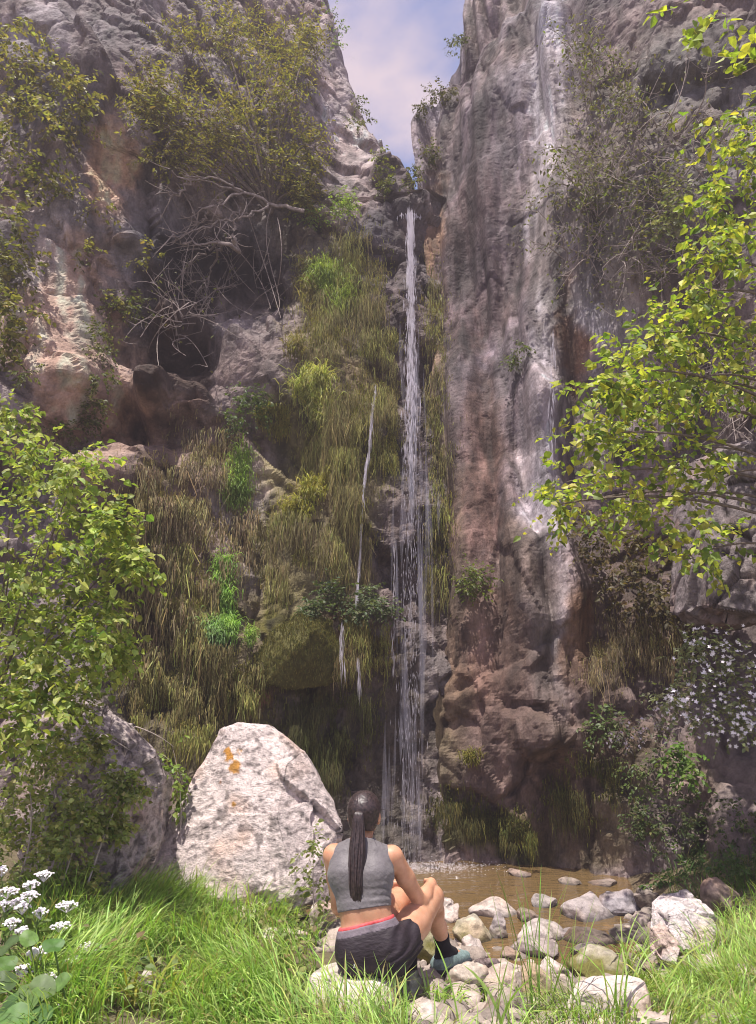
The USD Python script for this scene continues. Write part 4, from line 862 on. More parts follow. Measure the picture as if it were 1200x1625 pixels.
# evergreen shrub high on the left cliff with bare branches under it
ev = [(245,130,36),(300,60,50),(350,40,50),(420,50,50),(470,90,42),(260,200,42),(320,180,46),(390,150,60),(450,160,45),(488,225,28),(300,250,34),(420,240,46),(470,275,32),(345,235,40),(482,315,16),(228,160,26),(380,80,50),(440,110,40),(365,200,40),(490,60,22)]
ce, re_ = C(ev, None, .45)
ebase = wall(430, 340, .1)
est = [[ebase, (ebase + c) / 2 + np.array([0, -.15, .1]), c] for c in ce]
te = plant('evergreen_shrub', 'large dull olive shrub rooted high on the left cliff with bare branches', 'shrub', ce, re_, [640] * len(ev), .070, [(.16, .145, .045), (.21, .18, .05), (.12, .10, .035), (.28, .25, .06)], 6, est, .028, M_bark, droop=.1, aspect=.32, base=ebase, squash=1.0)
def px_line(l, out=.5): return [wall(a, b, out + .06 * math.sin(i * 2.0)) for i, (a, b) in enumerate(l)]
bare = [[(480,335),(430,322),(385,305),(330,292),(270,268)],[(385,305),(340,325),(300,345)],[(385,305),(345,285),(300,282)],[(380,402),(352,385),(330,393),(298,418)],[(380,402),(372,362),(392,330)],[(350,388),(336,428),(320,455)],[(352,385),(300,388),(280,375)],
        [(370,395),(366,378),(340,400)],[(330,330),(322,350),(300,362)],[(385,330),(330,360),(275,372)],[(430,322),(390,345),(350,350)],[(300,290),(280,310),(262,300)]]
for k, l in enumerate(bare):
    ms = []
    p = spline(px_line(l, .75), 16); r0 = .030 if k in (0, 3, 4) else .018; ms.append(tube(p + V.normal(0, .02, p.shape), np.linspace(r0, .006, 16), 6))
    for j in range(9):
        q = p[V.integers(5, 16)]; d = rowunit((p[-1] - p[0]) + V.normal(0, .6, 3) * np.linalg.norm(p[-1] - p[0])) * V.uniform(.12, .45); ms.append(tube(spline([q, q + d * .5 + V.normal(0, .03, 3), q + d], 6), np.linspace(.008, .003, 6), 4, False))
    obj('bare_branch', join(ms), M_drybark, te, smooth=True, label='pale leafless branch hanging under the shrub')
for l in [[(440,345),(446,420),(432,480),(405,505)],[(390,330),(420,420),(446,505)],[(300,480),(255,520),(235,560)],[(330,470),(290,490),(240,505)],[(345,455),(365,480),(400,500)],[(380,400),(410,440),(430,490)],[(260,500),(250,540),(252,580)],[(430,330),(425,400),(440,460),(437,500)],[(300,495),(330,500),(380,490)]]:
    obj('hanging_root', tube(spline(px_line(l, .6), 16), np.linspace(.007, .003, 16), 5), M_drybark, te, smooth=True)
OLIVE = [(.17, .155, .045), (.22, .20, .06), (.12, .11, .035), (.30, .27, .085)]
for nm, lab, cat, l, n, sz, pal, out in [
    ('cliff_bush', 'olive bush high on the cliff in the top left corner', 'bush', [(20,60,40),(30,120,45),(80,110,34),(60,190,50),(105,195,32),(130,150,24),(25,180,40)], 260, .07, OLIVE, .3),
    ('cliff_bush', 'yellowish olive bush at the left edge above the pink rock', 'bush', [(20,260,44),(70,285,26),(10,340,40),(30,400,26),(15,430,36),(10,490,36),(15,540,22)], 260, .07, [(.17, .16, .04), (.22, .20, .05), (.11, .11, .03)], .3),
    ('ivy', 'dark ivy strip running down the pink rock at the left', 'ivy', [(180,490,24),(155,525,15),(165,560,14),(160,600,13),(150,640,12),(215,480,22),(145,665,8)], 225, .042, [(.09, .10, .03), (.13, .14, .04)], .15),
    ('ivy', 'small ivy patch under the pink rock above the tall shrub', 'ivy', [(118,688,14),(100,680,10),(40,590,12),(35,655,18),(125,740,8)], 135, .042, [(.10, .11, .035), (.15, .16, .045)], .15),
    ('cliff_bush', 'thin ferny growth beside the orange rock streak top left', 'bush', [(235,400,18),(190,470,14),(150,330,16),(130,400,14),(100,300,12),(240,250,14)], 80, .06, OLIVE, .15),
    ('rim_shrub', 'small shrub on the left cliff rim against the sky, topmost', 'shrub', [(528,15,10),(540,45,8),(548,25,8),(535,70,6),(560,90,5)], 72, .042, [(.12, .17, .05), (.16, .2, .07)], .1),
    ('rim_shrub', 'little plant on the left cliff rim above the lit ledge', 'shrub', [(568,155,7),(575,170,8),(583,185,6),(560,195,8),(570,200,7)], 72, .042, [(.14, .14, .06), (.1, .11, .05)], .1),
    ('rim_shrub', 'grassy shrub at the left rim just over the waterfall lip', 'shrub', [(605,262,8),(612,280,9),(605,300,8),(617,292,6),(600,245,5)], 108, .042, [(.18, .19, .05), (.12, .13, .04)], .1),
    ('rim_shrub', 'dark shrub on the right cliff rim near the top', 'shrub', [(722,75,12),(715,90,10),(728,62,9),(708,80,6)], 162, .042, [(.07, .08, .03), (.10, .11, .04)], .1),
    ('rim_shrub', 'dark shrub on the stepped ledge of the right rim', 'shrub', [(688,148,12),(680,155,10),(700,150,12),(672,170,7),(712,148,8)], 162, .042, [(.07, .065, .03), (.10, .09, .035)], .1),
    ('rim_shrub', 'small dark clump on the right cliff edge halfway down the sky gap', 'shrub', [(680,235,9),(684,245,7)], 144, .042, [(.09, .10, .03), (.12, .11, .035)], .1),
    ('rim_shrub', 'dark clump at the right side of the waterfall lip', 'shrub', [(657,280,6),(652,290,5),(662,270,6)], 108, .042, [(.09, .09, .04), (.12, .12, .04)], .1),
    ('cliff_plant', 'dark leafy plant on the wall left of the mossy ring', 'plant', [(385,635,22),(400,655,22),(375,665,18),(410,625,14)], 225, .042, [(.07, .10, .035), (.10, .13, .04)], .2),
    ('cliff_plant', 'dark leafy plant on the ledge left of the trickle end', 'plant', [(520,935,18),(535,945,16),(505,965,12),(490,970,10)], 210, .042, [(.06, .09, .03), (.11, .14, .05)], .2),
    ('cliff_plant', 'grey green leafy plant on the ledge right of the trickle end', 'plant', [(575,965,16),(595,960,16),(560,970,12),(610,965,10),(590,940,12)], 225, .042, [(.10, .13, .06), (.07, .10, .04), (.16, .18, .09)], .2),
    ('cliff_plant', 'bright leafy fern cluster below the waterfall rim on the left', 'fern', [(545,310,14),(540,330,13),(555,320,9),(500,345,14),(480,325,12)], 195, .042, [(.16, .22, .05), (.22, .28, .07)], .25),
    ('shrub', 'green shrub at the foot of the right cliff beside pale rock', 'shrub', [(1035,1225,30),(1020,1250,16),(1050,1210,16),(1000,1215,10)], 120, .035, [(.10, .14, .04), (.14, .17, .05), (.07, .10, .03)], .3),
    ('shrub', 'dark trailing shrub low at the right edge of the pool', 'shrub', [(1060,1300,36),(1110,1330,40),(1030,1320,24),(1160,1310,36),(1190,1300,36),(1015,1300,12),(1100,1290,20)], 230, .036, [(.06, .085, .025), (.08, .11, .035), (.11, .12, .045)], .15),
    ('shrub', 'small bright green tuft of leaves above the dark trailing shrub', 'shrub', [(1080,1200,18),(1095,1235,12),(1085,1190,12)], 130, .05, [(.10, .18, .03), (.14, .22, .04)], .25),
    ('shrub', 'low green growth behind the white angular rock', 'shrub', [(1150,1390,34),(1100,1380,26),(1190,1380,34),(1060,1405,14),(1190,1425,24)], 300, .036, [(.06, .12, .03), (.09, .15, .035), (.12, .17, .04)], .35),
    ('hanging_vine', 'brown withered vine curtain hanging below the leafy tree', 'vine', [(960,850,40),(1000,880,50),(1050,880,46),(1090,910,40),(1040,940,46),(980,920,36),(1080,960,34),(1110,850,30),(930,850,26),(1120,930,24)], 230, .06, [(.10, .075, .03), (.13, .10, .035), (.075, .06, .03)], .45),
    ('cliff_plant', 'drooping fern low on the red rock right of the waterfall', 'fern', [(745,905,14),(755,925,14),(740,930,10),(770,915,10)], 135, .042, [(.11, .14, .03), (.16, .18, .04)], .15),
    ('cliff_plant', 'small green plant on the grey rib of the right cliff at mid height', 'plant', [(820,560,9),(812,575,8),(828,552,6)], 90, .042, [(.09, .11, .04), (.12, .13, .05)], .12),
    ('shrub', 'green tuft on the dark shelf of the right lower cliff', 'shrub', [(955,1140,14),(962,1155,12),(950,1160,10)], 110, .05, [(.09, .13, .04), (.13, .16, .06)], .2),
    ('shrub', 'mauve flowering heath on the dark shelf left of the white blossom', 'shrub', [(1000,1155,18),(1030,1145,20),(1055,1135,20),(985,1160,12),(1045,1160,16)], 110, .04, [(.20, .16, .21), (.12, .10, .10), (.10, .10, .06)], .3)]:
    c, r = C(l, None, out); plant(nm, lab, cat, c, r, [n] * len(l), sz, pal, len(lab) * 7 + l[0][0], (), droop=.4)
# dry twiggy scrub on the upper right cliff
def scrub(label, l, n, leaves, seed):
    rg = np.random.default_rng(seed); ms, lp_ = [], []
    for px, py, rx, ry in l:
        for k in range(n):
            a = wall(px + rg.normal(0, rx), py + abs(rg.normal(0, ry)), .03); d = rowunit(np.array([rg.normal(-.1, .7), -.55, rg.normal(.35, .6)])); ln = rg.uniform(.3, .9)
            p = spline([a, a + d * ln * .5 + rg.normal(0, .06, 3), a + d * ln + np.array([rg.normal(0, .1), .1, rg.normal(-.12, .16)])], 8); ms.append(tube(p, np.linspace(.009, .003, 8), 4, False)); lp_.append(p[3:])
            for j in range(4):
                q = p[rg.integers(2, 8)]; e = rg.normal(0, .13, 3) + d * .1; ms.append(tube(spline([q, q + e * .5 + rg.normal(0, .015, 3), q + e], 4), [.005, .004, .003, .002], 3, False)); lp_.append(np.array([q + e]))
    P = np.concatenate(lp_); P = P[rg.integers(0, len(P), leaves)] + rg.normal(0, .05, (leaves, 3)); L = rg.uniform(.03, .065, leaves)
    t = thing('scrub', label, 'scrub', P[np.argmin(P[:, 2])])
    obj('twigs', join(ms), M_drybark, t, smooth=True, kind='stuff'); obj('foliage', leaf_geo(P, rg.normal(0, 1, (leaves, 3)), L, L * .5, rg), M_leaf, t, col=np.repeat(palette(leaves, [(.14, .13, .05), (.10, .10, .035), (.18, .19, .06)], rg), 7, 0), kind='stuff')
scrub('dry twiggy scrub on the upper right cliff beside the pale rib', [(945,110,16,30),(990,150,30,40),(940,250,30,40),(1010,300,40,50),(925,290,20,40)], 13, 2600, 1)
scrub('greyer twiggy scrub between the pale rib and the leafy tree', [(980,400,40,30),(1060,330,40,60),(1090,250,40,50),(1060,430,30,40),(1040,200,40,40),(915,400,20,14)], 13, 1500, 2)
scrub('leafless tangle of grey twigs behind the tree at the right edge', [(1130,620,40,30),(1170,640,30,30),(1080,580,30,30)], 20, 120, 3)
scrub('tangle of dead twigs hanging in front of the shaded left recess', [(300,440,30,16),(330,480,26,20),(280,500,20,24),(390,440,30,20)], 12, 160, 4)
# pale upright plant between scrub and tree
c, r = C([(1085,305,12),(1070,325,12),(1060,345,9),(1075,340,9),(1050,370,8)], None, .5); plant('cliff_plant', 'pale sage plant at the upper right between scrub and lime leaves', 'plant', c, r, [70] * 5, .06, [(.24, .24, .13), (.18, .19, .09)], 71)
# tufts, moss and moss curtains on the wet wall
def blades(P, az, L, lean, width, col, rg, seg=3):
    n = len(P); h = np.stack([np.cos(az), np.sin(az), 0 * az], 1); s = np.stack([-np.sin(az), np.cos(az), 0 * az], 1)
    tw = rg.uniform(-.9, .9, n); s = s * np.cos(tw)[:, None] + h * np.sin(tw)[:, None]; vs = np.zeros((n, 2 * seg + 1, 3)); p = P.copy(); a = rg.uniform(.02, .25, n)
    for k in range(seg + 1):
        w = width * (1 - .25 * k / seg) * .5
        if k < seg: vs[:, 2 * k], vs[:, 2 * k + 1] = p - s * w[:, None], p + s * w[:, None]
        else: vs[:, 2 * k] = p
        p = p + (h * np.sin(a)[:, None] + np.array([0, 0, 1.0]) * np.cos(a)[:, None]) * (L / seg)[:, None]; a = a + lean / seg * 1.5
    f0 = []
    for k in range(seg - 1): f0 += [[2 * k, 2 * k + 1, 2 * k + 3], [2 * k, 2 * k + 3, 2 * k + 2]]
    f0.append([2 * seg - 2, 2 * seg - 1, 2 * seg]); f0 = np.array(f0)
    m = 2 * seg + 1; return (vs.reshape(-1, 3), (f0[None] + (np.arange(n) * m)[:, None, None]).reshape(-1, 3)), np.repeat(col, m, 0)
def tuft(name, label, cat, spots, n, L, pal, seed, lean=2.2, width=.008, out=.03, group=None):
    rg = np.random.default_rng(seed); Ps = []
    for px, py, rx, ry in spots:
        k = int(n / len(spots)); Ps.append(wall(px + rg.normal(0, rx, k), py + rg.normal(0, ry, k), out))
    P = np.concatenate(Ps); m = len(P); az = -np.pi / 2 + rg.normal(0, .9, m)
    g, c = blades(P, az, rg.uniform(.5, 1.2, m) * L, rg.uniform(.75, 1.2, m) * lean, np.full(m, width), palette(m, pal, rg, .25), rg)
    t = thing(name, label, cat, P[np.argmin(P[:, 2])], group); obj('fronds', g, M_leaf, t, col=c, kind='stuff')
FR = [(.24, .34, .08), (.31, .42, .11), (.18, .26, .06)]
tuft('grass_tuft', 'bright green tuft hanging on the left wall at mid height', 'tuft', [(382,750,10,20),(378,790,9,12)], 900, .22, FR, 11)
tuft('grass_tuft', 'long bright green tuft column on the lower left wall', 'tuft', [(358,915,8,14),(355,960,8,20),(362,1000,7,10)], 1200, .22, [(.24, .40, .08), (.30, .46, .11)], 12)
tuft('grass_tuft', 'pale green tuft at the foot of the long tuft column', 'tuft', [(335,1005,12,10),(345,1015,10,8)], 600, .22, [(.26, .40, .16), (.2, .32, .11)], 13)
tuft('grass_tuft', 'large yellow green tuft in the middle of the mossy wall', 'tuft', [(490,625,16,12),(505,660,12,18),(500,610,10,6)], 1500, .32, [(.40, .40, .13), (.32, .34, .10), (.46, .43, .17)], 14)
tuft('grass_tuft', 'green tuft high on the wall left of the fall', 'tuft', [(520,450,16,10),(535,470,14,14),(508,440,8,8)], 1200, .34, [(.27, .34, .08), (.2, .25, .06)], 15)
tuft('grass_tuft', 'straw coloured tuft beside the high green tuft', 'tuft', [(485,440,10,14),(490,470,8,14),(470,560,8,8)], 700, .30, [(.26, .22, .10), (.19, .16, .06)], 16)
tuft('grass_tuft', 'yellow mossy ring of grass around a small rock knob', 'tuft', [(415,665,4,6),(450,668,6,10),(432,655,10,4),(440,690,12,6)], 800, .16, [(.38, .35, .09), (.3, .28, .07)], 17)
tuft('grass_tuft', 'slanting yellow green tuft above the long moss curtain', 'tuft', [(515,765,10,8),(495,785,10,8),(470,815,12,8)], 900, .24, [(.36, .33, .07), (.27, .25, .05)], 18)
tuft('grass_tuft', 'small green patch on the brown slope at the left', 'tuft', [(268,818,12,8)], 400, .14, [(.13, .17, .03)], 19)
tuft('grass_tuft', 'yellow moss cushion low on the wall behind the pale boulder', 'tuft', [(345,1110,16,7),(330,1120,10,6)], 600, .12, [(.20, .17, .03), (.15, .13, .03)], 20)
tuft('grass_tuft', 'green sprig at the left end of the moss mound', 'tuft', [(398,1015,5,8)], 160, .16, FR, 21)
tuft('grass_tuft', 'yellow green patch by the pool edge under the red rock', 'tuft', [(748,1205,8,6)], 260, .12, [(.2, .18, .03)], 22)
def curtain(label, spots, n, L, pal, seed, width=.0042, out=.14, name='moss_curtain'):
    rg = np.random.default_rng(seed); k = int(n / len(spots)); P = []
    for px, py, rx, ry in spots: P.append(wall(px + rg.uniform(-1, 1, k) * rx, py + rg.uniform(-1, 1, k) * ry, out * rg.uniform(.3, 1.2, k)[0]))
    P = np.concatenate(P); m = len(P); P[:, 1] -= rg.random(m) * out * .8; clump = fbm(P * np.array([5.5, 5.5, 3.2]), 4, seed)
    keep = clump > .47; P = P[keep]; m = len(P); ln = .72 * L * rg.gamma(1.8, .42, m) * (.15 + 1.2 * clump[keep])
    az = rg.random(m) * 6.283; s = np.stack([np.cos(az), np.sin(az), 0 * az], 1) * width * .5; vs = np.zeros((m, 5, 3)); sw = np.stack([rg.normal(0, .05, m), rg.normal(-.03, .04, m), -np.ones(m)], 1) * ln[:, None]
    sway = np.stack([rg.normal(0, .10, m), rg.normal(-.06, .06, m), 0 * az], 1) * ln[:, None]
    vs[:, 0], vs[:, 1] = P - s, P + s; mid = P + sw * .5 + sway; vs[:, 2], vs[:, 3] = mid - s * .8, mid + s * .8; vs[:, 4] = P + sw
    f = (np.array([[0, 1, 3], [0, 3, 2], [2, 3, 4]])[None] + (np.arange(m) * 5)[:, None, None]).reshape(-1, 3)
    patch = fbm(P * 2.5, 3, seed + 9)[:, None]; c = palette(m, pal, rg, .28) * (.55 + .9 * patch) * np.where(patch > .55, [1.0, 1.12, .85], [1, 1, 1])
    # soft drooping moss on the rock itself
    Q = []
    for px, py, rx, ry in spots:
        kk_ = k; Q.append(wall(px + rg.normal(0, .75, kk_) * rx, py + rg.normal(0, .75, kk_) * ry, .02))
    Q = np.concatenate(Q); dn = fbm(Q * np.array([4, 4, 3]), 3, seed + 4); Q = Q[dn > .45]; mq = len(Q); pq = fbm(Q * 2.5, 3, seed + 9)[:, None]
    cq = palette(mq, pal, rg, .25) * (.7 + .8 * pq) * np.array([1.0, 1.08, .8])
    g2, c2 = blades(Q, -np.pi / 2 + rg.normal(0, .8, mq), rg.uniform(.03, .13, mq), rg.uniform(1.2, 2.6, mq), rg.uniform(.004, .009, mq), cq, rg, 2)
    g = join([(vs.reshape(-1, 3), f), g2])
    obj(name, g, M_moss, col=np.concatenate([np.repeat(c, 5, 0), c2]), label=label, cat='moss', kind='stuff')
OB = [(.18, .15, .055), (.24, .20, .065), (.13, .105, .045), (.31, .27, .10), (.21, .20, .06)]
BR = [(.21, .16, .085), (.28, .21, .10), (.14, .105, .06), (.34, .28, .15)]
curtain('olive moss curtain hanging between the side trickle and the fall', [(605,640,26,30),(610,720,22,40),(600,560,30,40)], 5200, .34, OB, 31)
curtain('long brown moss curtain left of the side trickle', [(545,650,30,30),(540,740,30,30),(555,790,22,20),(500,720,20,40)], 7000, .50, OB, 32)
curtain('moss curtain high up under the green tuft beside the fall', [(545,500,40,40),(510,520,30,50),(560,420,30,50),(590,480,22,60)], 7000, .38, OB, 33)
curtain('dripping brown moss on the wall below the slanting tuft', [(460,850,30,40),(500,860,36,30),(440,900,20,40),(560,880,30,30)], 5600, .34, BR + OB, 34)
curtain('withered brown hanging grass on the lower left slope', [(230,870,30,50),(270,920,40,60),(220,1000,40,60),(280,1030,50,50),(320,960,30,40)], 9000, .34, BR + OB, 35, .009)
curtain('shaggy olive growth behind the gap between both boulders', [(250,1110,40,40),(310,1130,40,50),(380,1090,40,40),(330,1060,40,40)], 7000, .26, OB, 36, .008)
curtain('brown grassy growth on the slope under the pink overhang', [(260,780,40,40),(330,720,40,40),(380,850,30,60),(300,830,40,40)], 6000, .28, BR, 37, .008)
curtain('moss fringe under the leafy ledge by the moss mound', [(570,1000,24,18),(560,1040,30,24),(600,1020,20,30)], 3600, .26, [(.12, .09, .03), (.16, .10, .04)] + OB, 38)
curtain('dark green moss beard on the wall behind the boulder top', [(500,1150,40,30),(520,1200,24,40),(560,1140,30,40)], 4200, .26, [(.075, .075, .025), (.10, .095, .03)], 39)
curtain('moss streaks on the rock lip right of the waterfall', [(690,500,14,60),(690,620,16,60),(700,760,20,60),(690,900,20,60)], 3400, .26, OB, 40, .006, .05)
curtain('mossy overhang fringe above the pool at the right of the fall', [(720,1290,30,20),(780,1310,40,16),(820,1330,30,14),(900,1280,30,30),(940,1240,40,40)], 5200, .18, [(.10, .09, .025), (.08, .085, .025), (.15, .13, .03)], 41)
curtain('dull moss under the shelf on the right lower cliff', [(1000,1010,40,40),(1050,1020,30,50),(960,1050,26,30)], 2600, .24, BR, 42)
# moss mound
mc, ml = [], []
mp = hull_rock([at(a, b, c) for a, b, c in [(400,1050,7.9),(430,1000,7.9),(475,975,8.0),(530,985,8.2),(545,1040,8.1),(540,1085,8.0),(470,1095,7.75),(420,1085,7.75),(470,1030,7.55),(500,1000,7.7)]] + [at(470, 1030, 8.7), at(430, 1070, 8.5), at(530, 1040, 8.7)], .03, 61, .10, None, 2)
v = mp[0]; n_ = vnormals(*mp); k = V.integers(0, len(v), 9000); az = V.random(9000) * 6.283
t = thing('moss_mound', 'rounded dark olive moss mound bulging from the wall above the boulder', 'moss', v[np.argmin(v[:, 2])])
obj('moss_body', mp, M_moss, t, smooth=True, col=np.array([.11, .10, .028]) * (.6 + .8 * fbm(v * 9, 3, 5)[:, None]))
q = v[k] + V.normal(0, .006, (9000, 3)); g, c = blades(q, np.arctan2(n_[k, 1], n_[k, 0]) + V.normal(0, .5, 9000), V.uniform(.03, .08, 9000), V.uniform(1.0, 2.6, 9000), np.full(9000, .006), palette(9000, [(.17, .16, .035), (.22, .20, .05), (.11, .11, .03)], V), V, 2)
obj('moss_fronds', g, M_moss, t, col=c, kind='stuff')
# white blossom bush
cw, rw_ = C([(1060,1100,20),(1090,1120,26),(1120,1080,36),(1160,1110,40),(1130,1140,26),(1190,1060,40),(1170,1150,24),(1110,1040,26),(1190,1120,34),(1150,1030,34),(1100,1010,24)], 5.7)
t = plant('blossom_bush', 'bush dotted with small white blossoms at the right edge', 'bush', cw, rw_, [190] * len(cw), .035, [(.24, .26, .13), (.17, .19, .09), (.31, .32, .18)], 81, [[at(1290, 1230, 5.8), at(1200, 1120, 5.75), c] for c in cw[::2]], .008)
nb_ = 290; i = V.integers(0, len(cw), nb_); P = cw[i] + V.normal(0, .55, (nb_, 3)) * rw_[i][:, None] * 1.1 + np.array([0, -.08, -.03]); bl = []
for p in P:
    u = rowunit(V.normal(0, .5, 3) + np.array([-.2, -.7, .5])); s = rowunit(np.cross(u, [0.1, .2, 1])); w = np.cross(u, s); r0 = V.uniform(.014, .022)
    ring = np.array([p + (s * math.cos(a) + w * math.sin(a)) * r0 * (1 if j % 2 else .45) + u * .004 * (j % 2) for j, a in enumerate(np.linspace(0, 2 * np.pi, 10, endpoint=False))])
    bl.append((np.vstack([p, ring, p - u * .006]), np.array([[0, 1 + j, 1 + (j + 1) % 10] for j in range(10)] + [[11, 1 + (j + 1) % 10, 1 + j] for j in range(10)])))
obj('blossom', join(bl), M_petal, t, kind='stuff')
# ---------------------------------------------------------------- grass
def meadow(name, label, test, n, box, L, pal, seed, clumps=60):
    rg = np.random.default_rng(seed); x, y = rg.uniform(box[0], box[1], n), rg.uniform(box[2], box[3], n); z = G(x, y); P = np.stack([x, y, z], 1)
    px, py = proj(P); d = fbm(np.stack([x * 3.2, y * 3.2, 0 * x], -1), 3, seed); ok = test(px, py) & (d + rg.normal(0, .06, n) > .42); P, d = P[ok], d[ok]; m = len(P)
    az = 6.283 * 1.5 * fbm(P * np.array([1.6, 1.6, 0]), 2, seed + 3) + rg.normal(0, .7, m); hgt = fbm(P * np.array([2.2, 2.2, 0]), 3, seed + 5)
    c = palette(m, pal, rg, .2); dry = rg.random(m) < .11; c[dry] = np.array([.30, .26, .10]) * rg.uniform(.7, 1.2, (dry.sum(), 1))
    g, c = blades(P - [0, 0, .01], az, L * rg.uniform(.45, 1.25, m) * (.35 + 1.3 * hgt), rg.uniform(.5, 2.0, m), rg.uniform(.003, .0075, m), c, rg, 4)
    obj(name, g, M_grass, col=c, label=label, cat='grass', kind='stuff')
GR = [(.25, .40, .075), (.33, .47, .11), (.42, .54, .16), (.18, .30, .055)]
meadow('grass', 'lush green grass covering the left bank in the foreground', lambda a, b: (a < 650) & (b > 1425 - 0.02 * a) & (a > 40) & ~((a > 515) & (b < 1596)) & ~((a > 470) & (a < 640) & (np.sin(a * 5.7 + b) > -.35)) & ~((a > 480) & (a < 640) & (b > 1500) & (b < 1580) & (np.sin(a * 3.1) > -.6)), 34000, (-2.6, .25, 2.7, 5.2), .26, GR, 51)
meadow('grass', 'green grass on the right bank around the white angular rock', lambda a, b: ((a > 1005 + .12 * (1625 - b)) & (b > 1440)), 17000, (1.2, 2.9, 3.2, 5.6), .24, GR + [(.26, .33, .06)], 52)
meadow('grass', 'sparse grass among the stones at the bottom edge', lambda a, b: (a > 640) & (a < 1010) & (b > 1585), 3000, (.1, 1.5, 3.0, 4.2), .17, GR, 53)
meadow('grass', 'short grass on the far right bank behind the stream', lambda a, b: (a > 1060) & (b > 1340) & (b < 1445), 6000, (2.0, 4.2, 5.2, 7.4), .22, [(.07, .14, .03), (.10, .18, .035)], 54)
rg = np.random.default_rng(66); k = 5200; x, y = rg.uniform(-2.5, 2.7, k), rg.uniform(2.9, 5.4, k); P = np.stack([x, y, G(x, y) + rg.gamma(2, .025, k)], 1); a, b = proj(P)
P = P[(fbm(np.stack([x * 2, y * 2, 0 * x], -1), 3, 4) > .47) & ((a < 500) | (a > 1010)) & (b > 1430)]; k = len(P); L = rg.uniform(.02, .055, k)
obj('ground_cover', leaf_geo(P, rg.normal(0, 1, (k, 3)) * [1, 1, .35], L, L * .7, rg, .7), M_leaf, col=np.repeat(palette(k, [(.13, .20, .05), (.2, .27, .07), (.27, .3, .11), (.24, .2, .1)], rg), 7, 0), label='small broad leaved weeds mixed into the grass', cat='weeds', kind='stuff')
def clump(label, spots, L, seed, w=.006, lean=.5, name='tall_grass', n=None, pal=GR):
    rg = np.random.default_rng(seed); P = np.array([ground_hit(a, min(b, 1700)) for a, b in spots]); P = P[rg.integers(0, len(P), n or len(P) * 2)] + rg.normal(0, .025, (n or len(P) * 2, 3)) * [1, 1, 0]; m = len(P)
    t = thing(name, label, 'grass', P[0]); l_ = rg.uniform(.5, 1.1, m) * L; az = rg.random(m) * 6.283
    for j in range(m):
        g, c = blades(P[j:j + 1], az[j:j + 1], l_[j:j + 1], np.array([rg.uniform(.3, 1.2) * lean]), np.array([w * rg.uniform(.7, 1.4)]), palette(1, pal, rg), rg, 6); obj('blade', g, M_grass, t, col=c)
    return t, P
clump('tall grass stems in front of the large stream stone', [(845,1600),(850,1620),(880,1610),(900,1600),(905,1625),(835,1625),(870,1630)], .62, 61, n=30)
clump('few tall blades in front of the mossy stone beside the trainer', [(805,1640),(812,1640),(790,1650),(700,1640)], .40, 62, n=10)
clump('broad bent blade in front of the upright tan stone', [(795,1660)], .45, 63, w=.016, lean=1.1, n=2)
clump('single thin grass stem in front of the shorts', [(582,1600),(588,1600)], .34, 64, w=.005, lean=.2, n=3, pal=[(.2, .3, .08)])
clump('tall thin stems rising before the pool right of the hands', [(815,1560),(835,1560)], .72, 65, w=.004, lean=.12, n=3)
clump('coarse grass clump at the lower right beside the flat slab', [(1010,1600),(1040,1580),(1060,1610),(990,1625),(1000,1560)], .42, 66, w=.009, lean=1.1, n=36)
clump('yellow fern like grass low in the left meadow', [(235,1600),(250,1610),(215,1600)], .26, 67, w=.010, lean=1.6, n=26, pal=[(.34, .34, .06), (.28, .30, .05)])
clump('green weedy clump left of the tucked shoe', [(700,1600),(690,1590),(715,1610),(680,1600)], .16, 68, w=.012, lean=1.5, n=40)
# leafy weed between boulder and person
c, r = C([(497,1330,5),(500,1345,6),(496,1365,9),(492,1385,11),(500,1400,12),(488,1410,9),(505,1420,12)], 4.9)
plant('weed', 'upright pale green weed growing between boulder and person', 'plant', c, r, [36] * 7, .035, [(.24, .26, .09), (.18, .22, .06)], 91, [[at(498, 1440, 4.9), at(497, 1380, 4.9), at(498, 1315, 4.9)]], .004, M_palebark)
# white umbel flowers
def umbel(label, heads, seed, leafy=60):
    rg = np.random.default_rng(seed); H_ = [at(a, b, y) for a, b, s, y in heads]; g0 = np.mean(H_, 0); g0[2] = G(g0[0], g0[1])
    t = thing('umbel_plant', label, 'flower', g0)
    for (a, b, s, y), h in zip(heads, H_):
        r0 = s / 1250 * y * .5; b0 = np.array([h[0] + rg.normal(0, .05), h[1] + .03, G(h[0], h[1])])
        obj('stem', tube(spline([b0, (b0 + h) / 2 + rg.normal(0, .015, 3), h - [0, 0, .03]], 10), np.linspace(.004, .0025, 10), 5), M_stem, t, smooth=True)
        fl = []
        for k in range(60):
            q = rg.normal(0, .5, 2); q = q / max(1, np.linalg.norm(q)); c = h + np.array([q[0] * r0, q[1] * r0, .012 * (1 - q @ q) + rg.normal(0, .003)])
            fl.append(vf(trimesh.creation.icosphere(subdivisions=0, radius=rg.uniform(.004, .0075)).apply_transform(np.diag([1, 1, .6, 1])).apply_translation(c)))
            if k % 6 == 0: fl.append(tube([h - [0, 0, .03], c - [0, 0, .003]], .001, 3, False))
        obj('flower_head', join(fl), M_petal, t, smooth=True)
    if leafy:
        P = np.array([H_[k] for k in rg.integers(0, len(H_), leafy)]); P = P + rg.normal(0, .05, (leafy, 3)); P[:, 2] = G(P[:, 0], P[:, 1]) + rg.random(leafy) * (P[:, 2] - G(P[:, 0], P[:, 1])) * .7; L = rg.uniform(.03, .07, leafy)
        obj('foliage', leaf_geo(P, rg.normal(0, 1, (leafy, 3)) * [1, 1, .4], L, L * .55, rg), M_leaf, t, col=np.repeat(palette(leafy, [(.12, .19, .04), (.17, .24, .06)], rg), 7, 0), kind='stuff')
M_stem = plain('green_stem', (.13, .19, .05), .6, .3)
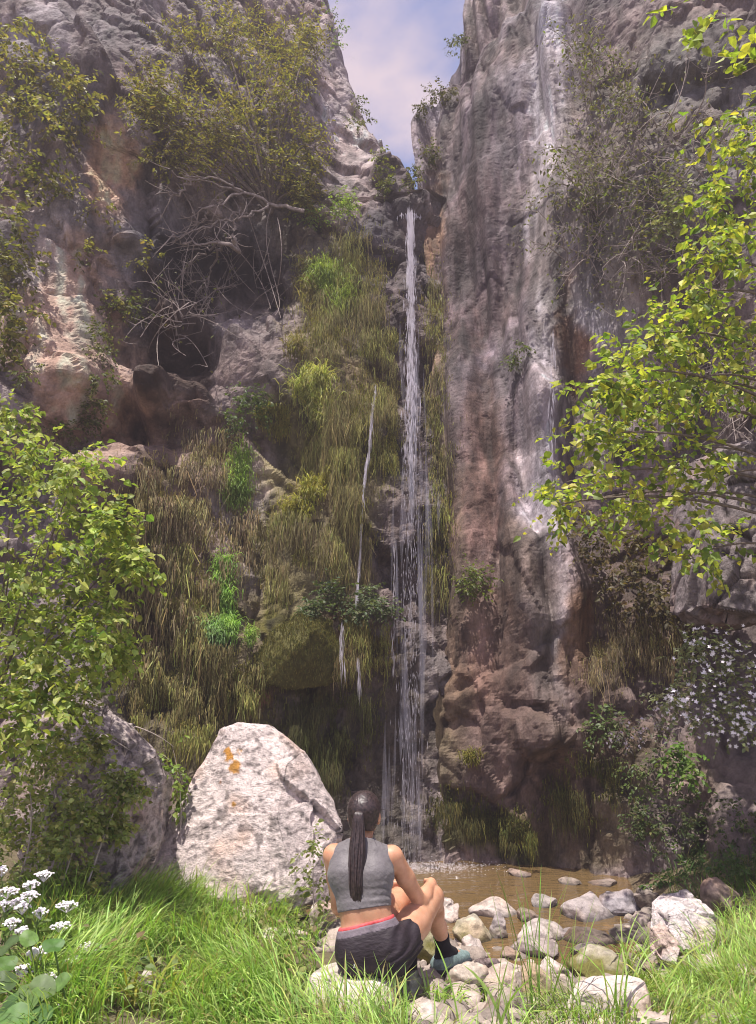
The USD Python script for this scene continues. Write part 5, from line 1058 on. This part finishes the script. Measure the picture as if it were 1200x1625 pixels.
umbel('tall white umbel flowers clustered at the left edge under the brambles', [(3,1381,18,3.9),(70,1389,30,3.9),(50,1404,22,3.85),(12,1415,34,3.7),(48,1421,26,3.7),(36,1440,22,3.7),(28,1432,20,3.75),(8,1436,22,3.7),(18,1465,24,3.6),(35,1478,18,3.6)], 1)
umbel('two white umbel flowers standing right of the left edge cluster', [(106,1437,30,3.8),(97,1470,28,3.7),(65,1448,22,3.75)], 2)
umbel('greyish white umbel flowers leaning into the left meadow', [(142,1504,34,3.7),(110,1530,32,3.6),(120,1526,20,3.6)], 3)
umbel('white umbel flowers low over the broad leaves at the bottom left', [(35,1540,32,3.3),(78,1553,34,3.3),(65,1511,20,3.35),(105,1593,22,3.3),(52,1512,16,3.3)], 4)
# broad leaves in the bottom left corner
rg = np.random.default_rng(8); t = thing('broad_leaf_plant', 'plant with broad round green leaves in the bottom left corner', 'plant', (-1.45, 3.05, G(-1.45, 3.05)))
for px, py, s, y in [(12,1500,30,3.2),(45,1490,26,3.25),(8,1530,30,3.1),(60,1570,44,3.0),(35,1590,46,2.95),(10,1600,40,2.9),(55,1612,44,2.9),(95,1560,30,3.05),(20,1620,50,2.8),(85,1500,26,3.2),(5,1560,34,3.0)]:
    c = at(px, py, y); r0 = s / 1250 * y * .62; nn = rowunit(np.array([rg.normal(0, .3), -.45, 1])); u = rowunit(np.cross(nn, [rg.normal(0, 1), rg.normal(0, 1), .1])); w = np.cross(nn, u); ring = []
    for j, a in enumerate(np.linspace(0, 2 * np.pi, 18, endpoint=False)):
        rr_ = r0 * (1 - .25 * math.exp(-((a - np.pi) / .35) ** 2)) * (1 + .05 * math.sin(a * 5)); ring.append(c + (u * math.cos(a) + w * math.sin(a) * .9) * rr_ + nn * .12 * r0 * math.cos(a * 3))
    mid_ = [c + (p - c) * .5 - nn * .04 * r0 for p in ring]
    vv = np.vstack([c - nn * .10 * r0, mid_, ring]); ff = [[0, 1 + j, 1 + (j + 1) % 18] for j in range(18)]
    for j in range(18): k = (j + 1) % 18; ff += [[1 + j, 19 + j, 19 + k], [1 + j, 19 + k, 1 + k]]
    lf_ = obj('leaf', (vv, np.array(ff)), M_leaf, t, smooth=True, col=palette(1, [(.10, .19, .05), (.14, .23, .07)], rg)[0])
    b0 = np.array([c[0] * .97, c[1] + .05, G(c[0] * .97, c[1] + .05)]); obj('leaf_stalk', tube(spline([b0, (b0 + c) / 2 + [0, 0, .02], c - nn * .1 * r0], 8), .004, 5), M_stem, lf_, smooth=True)
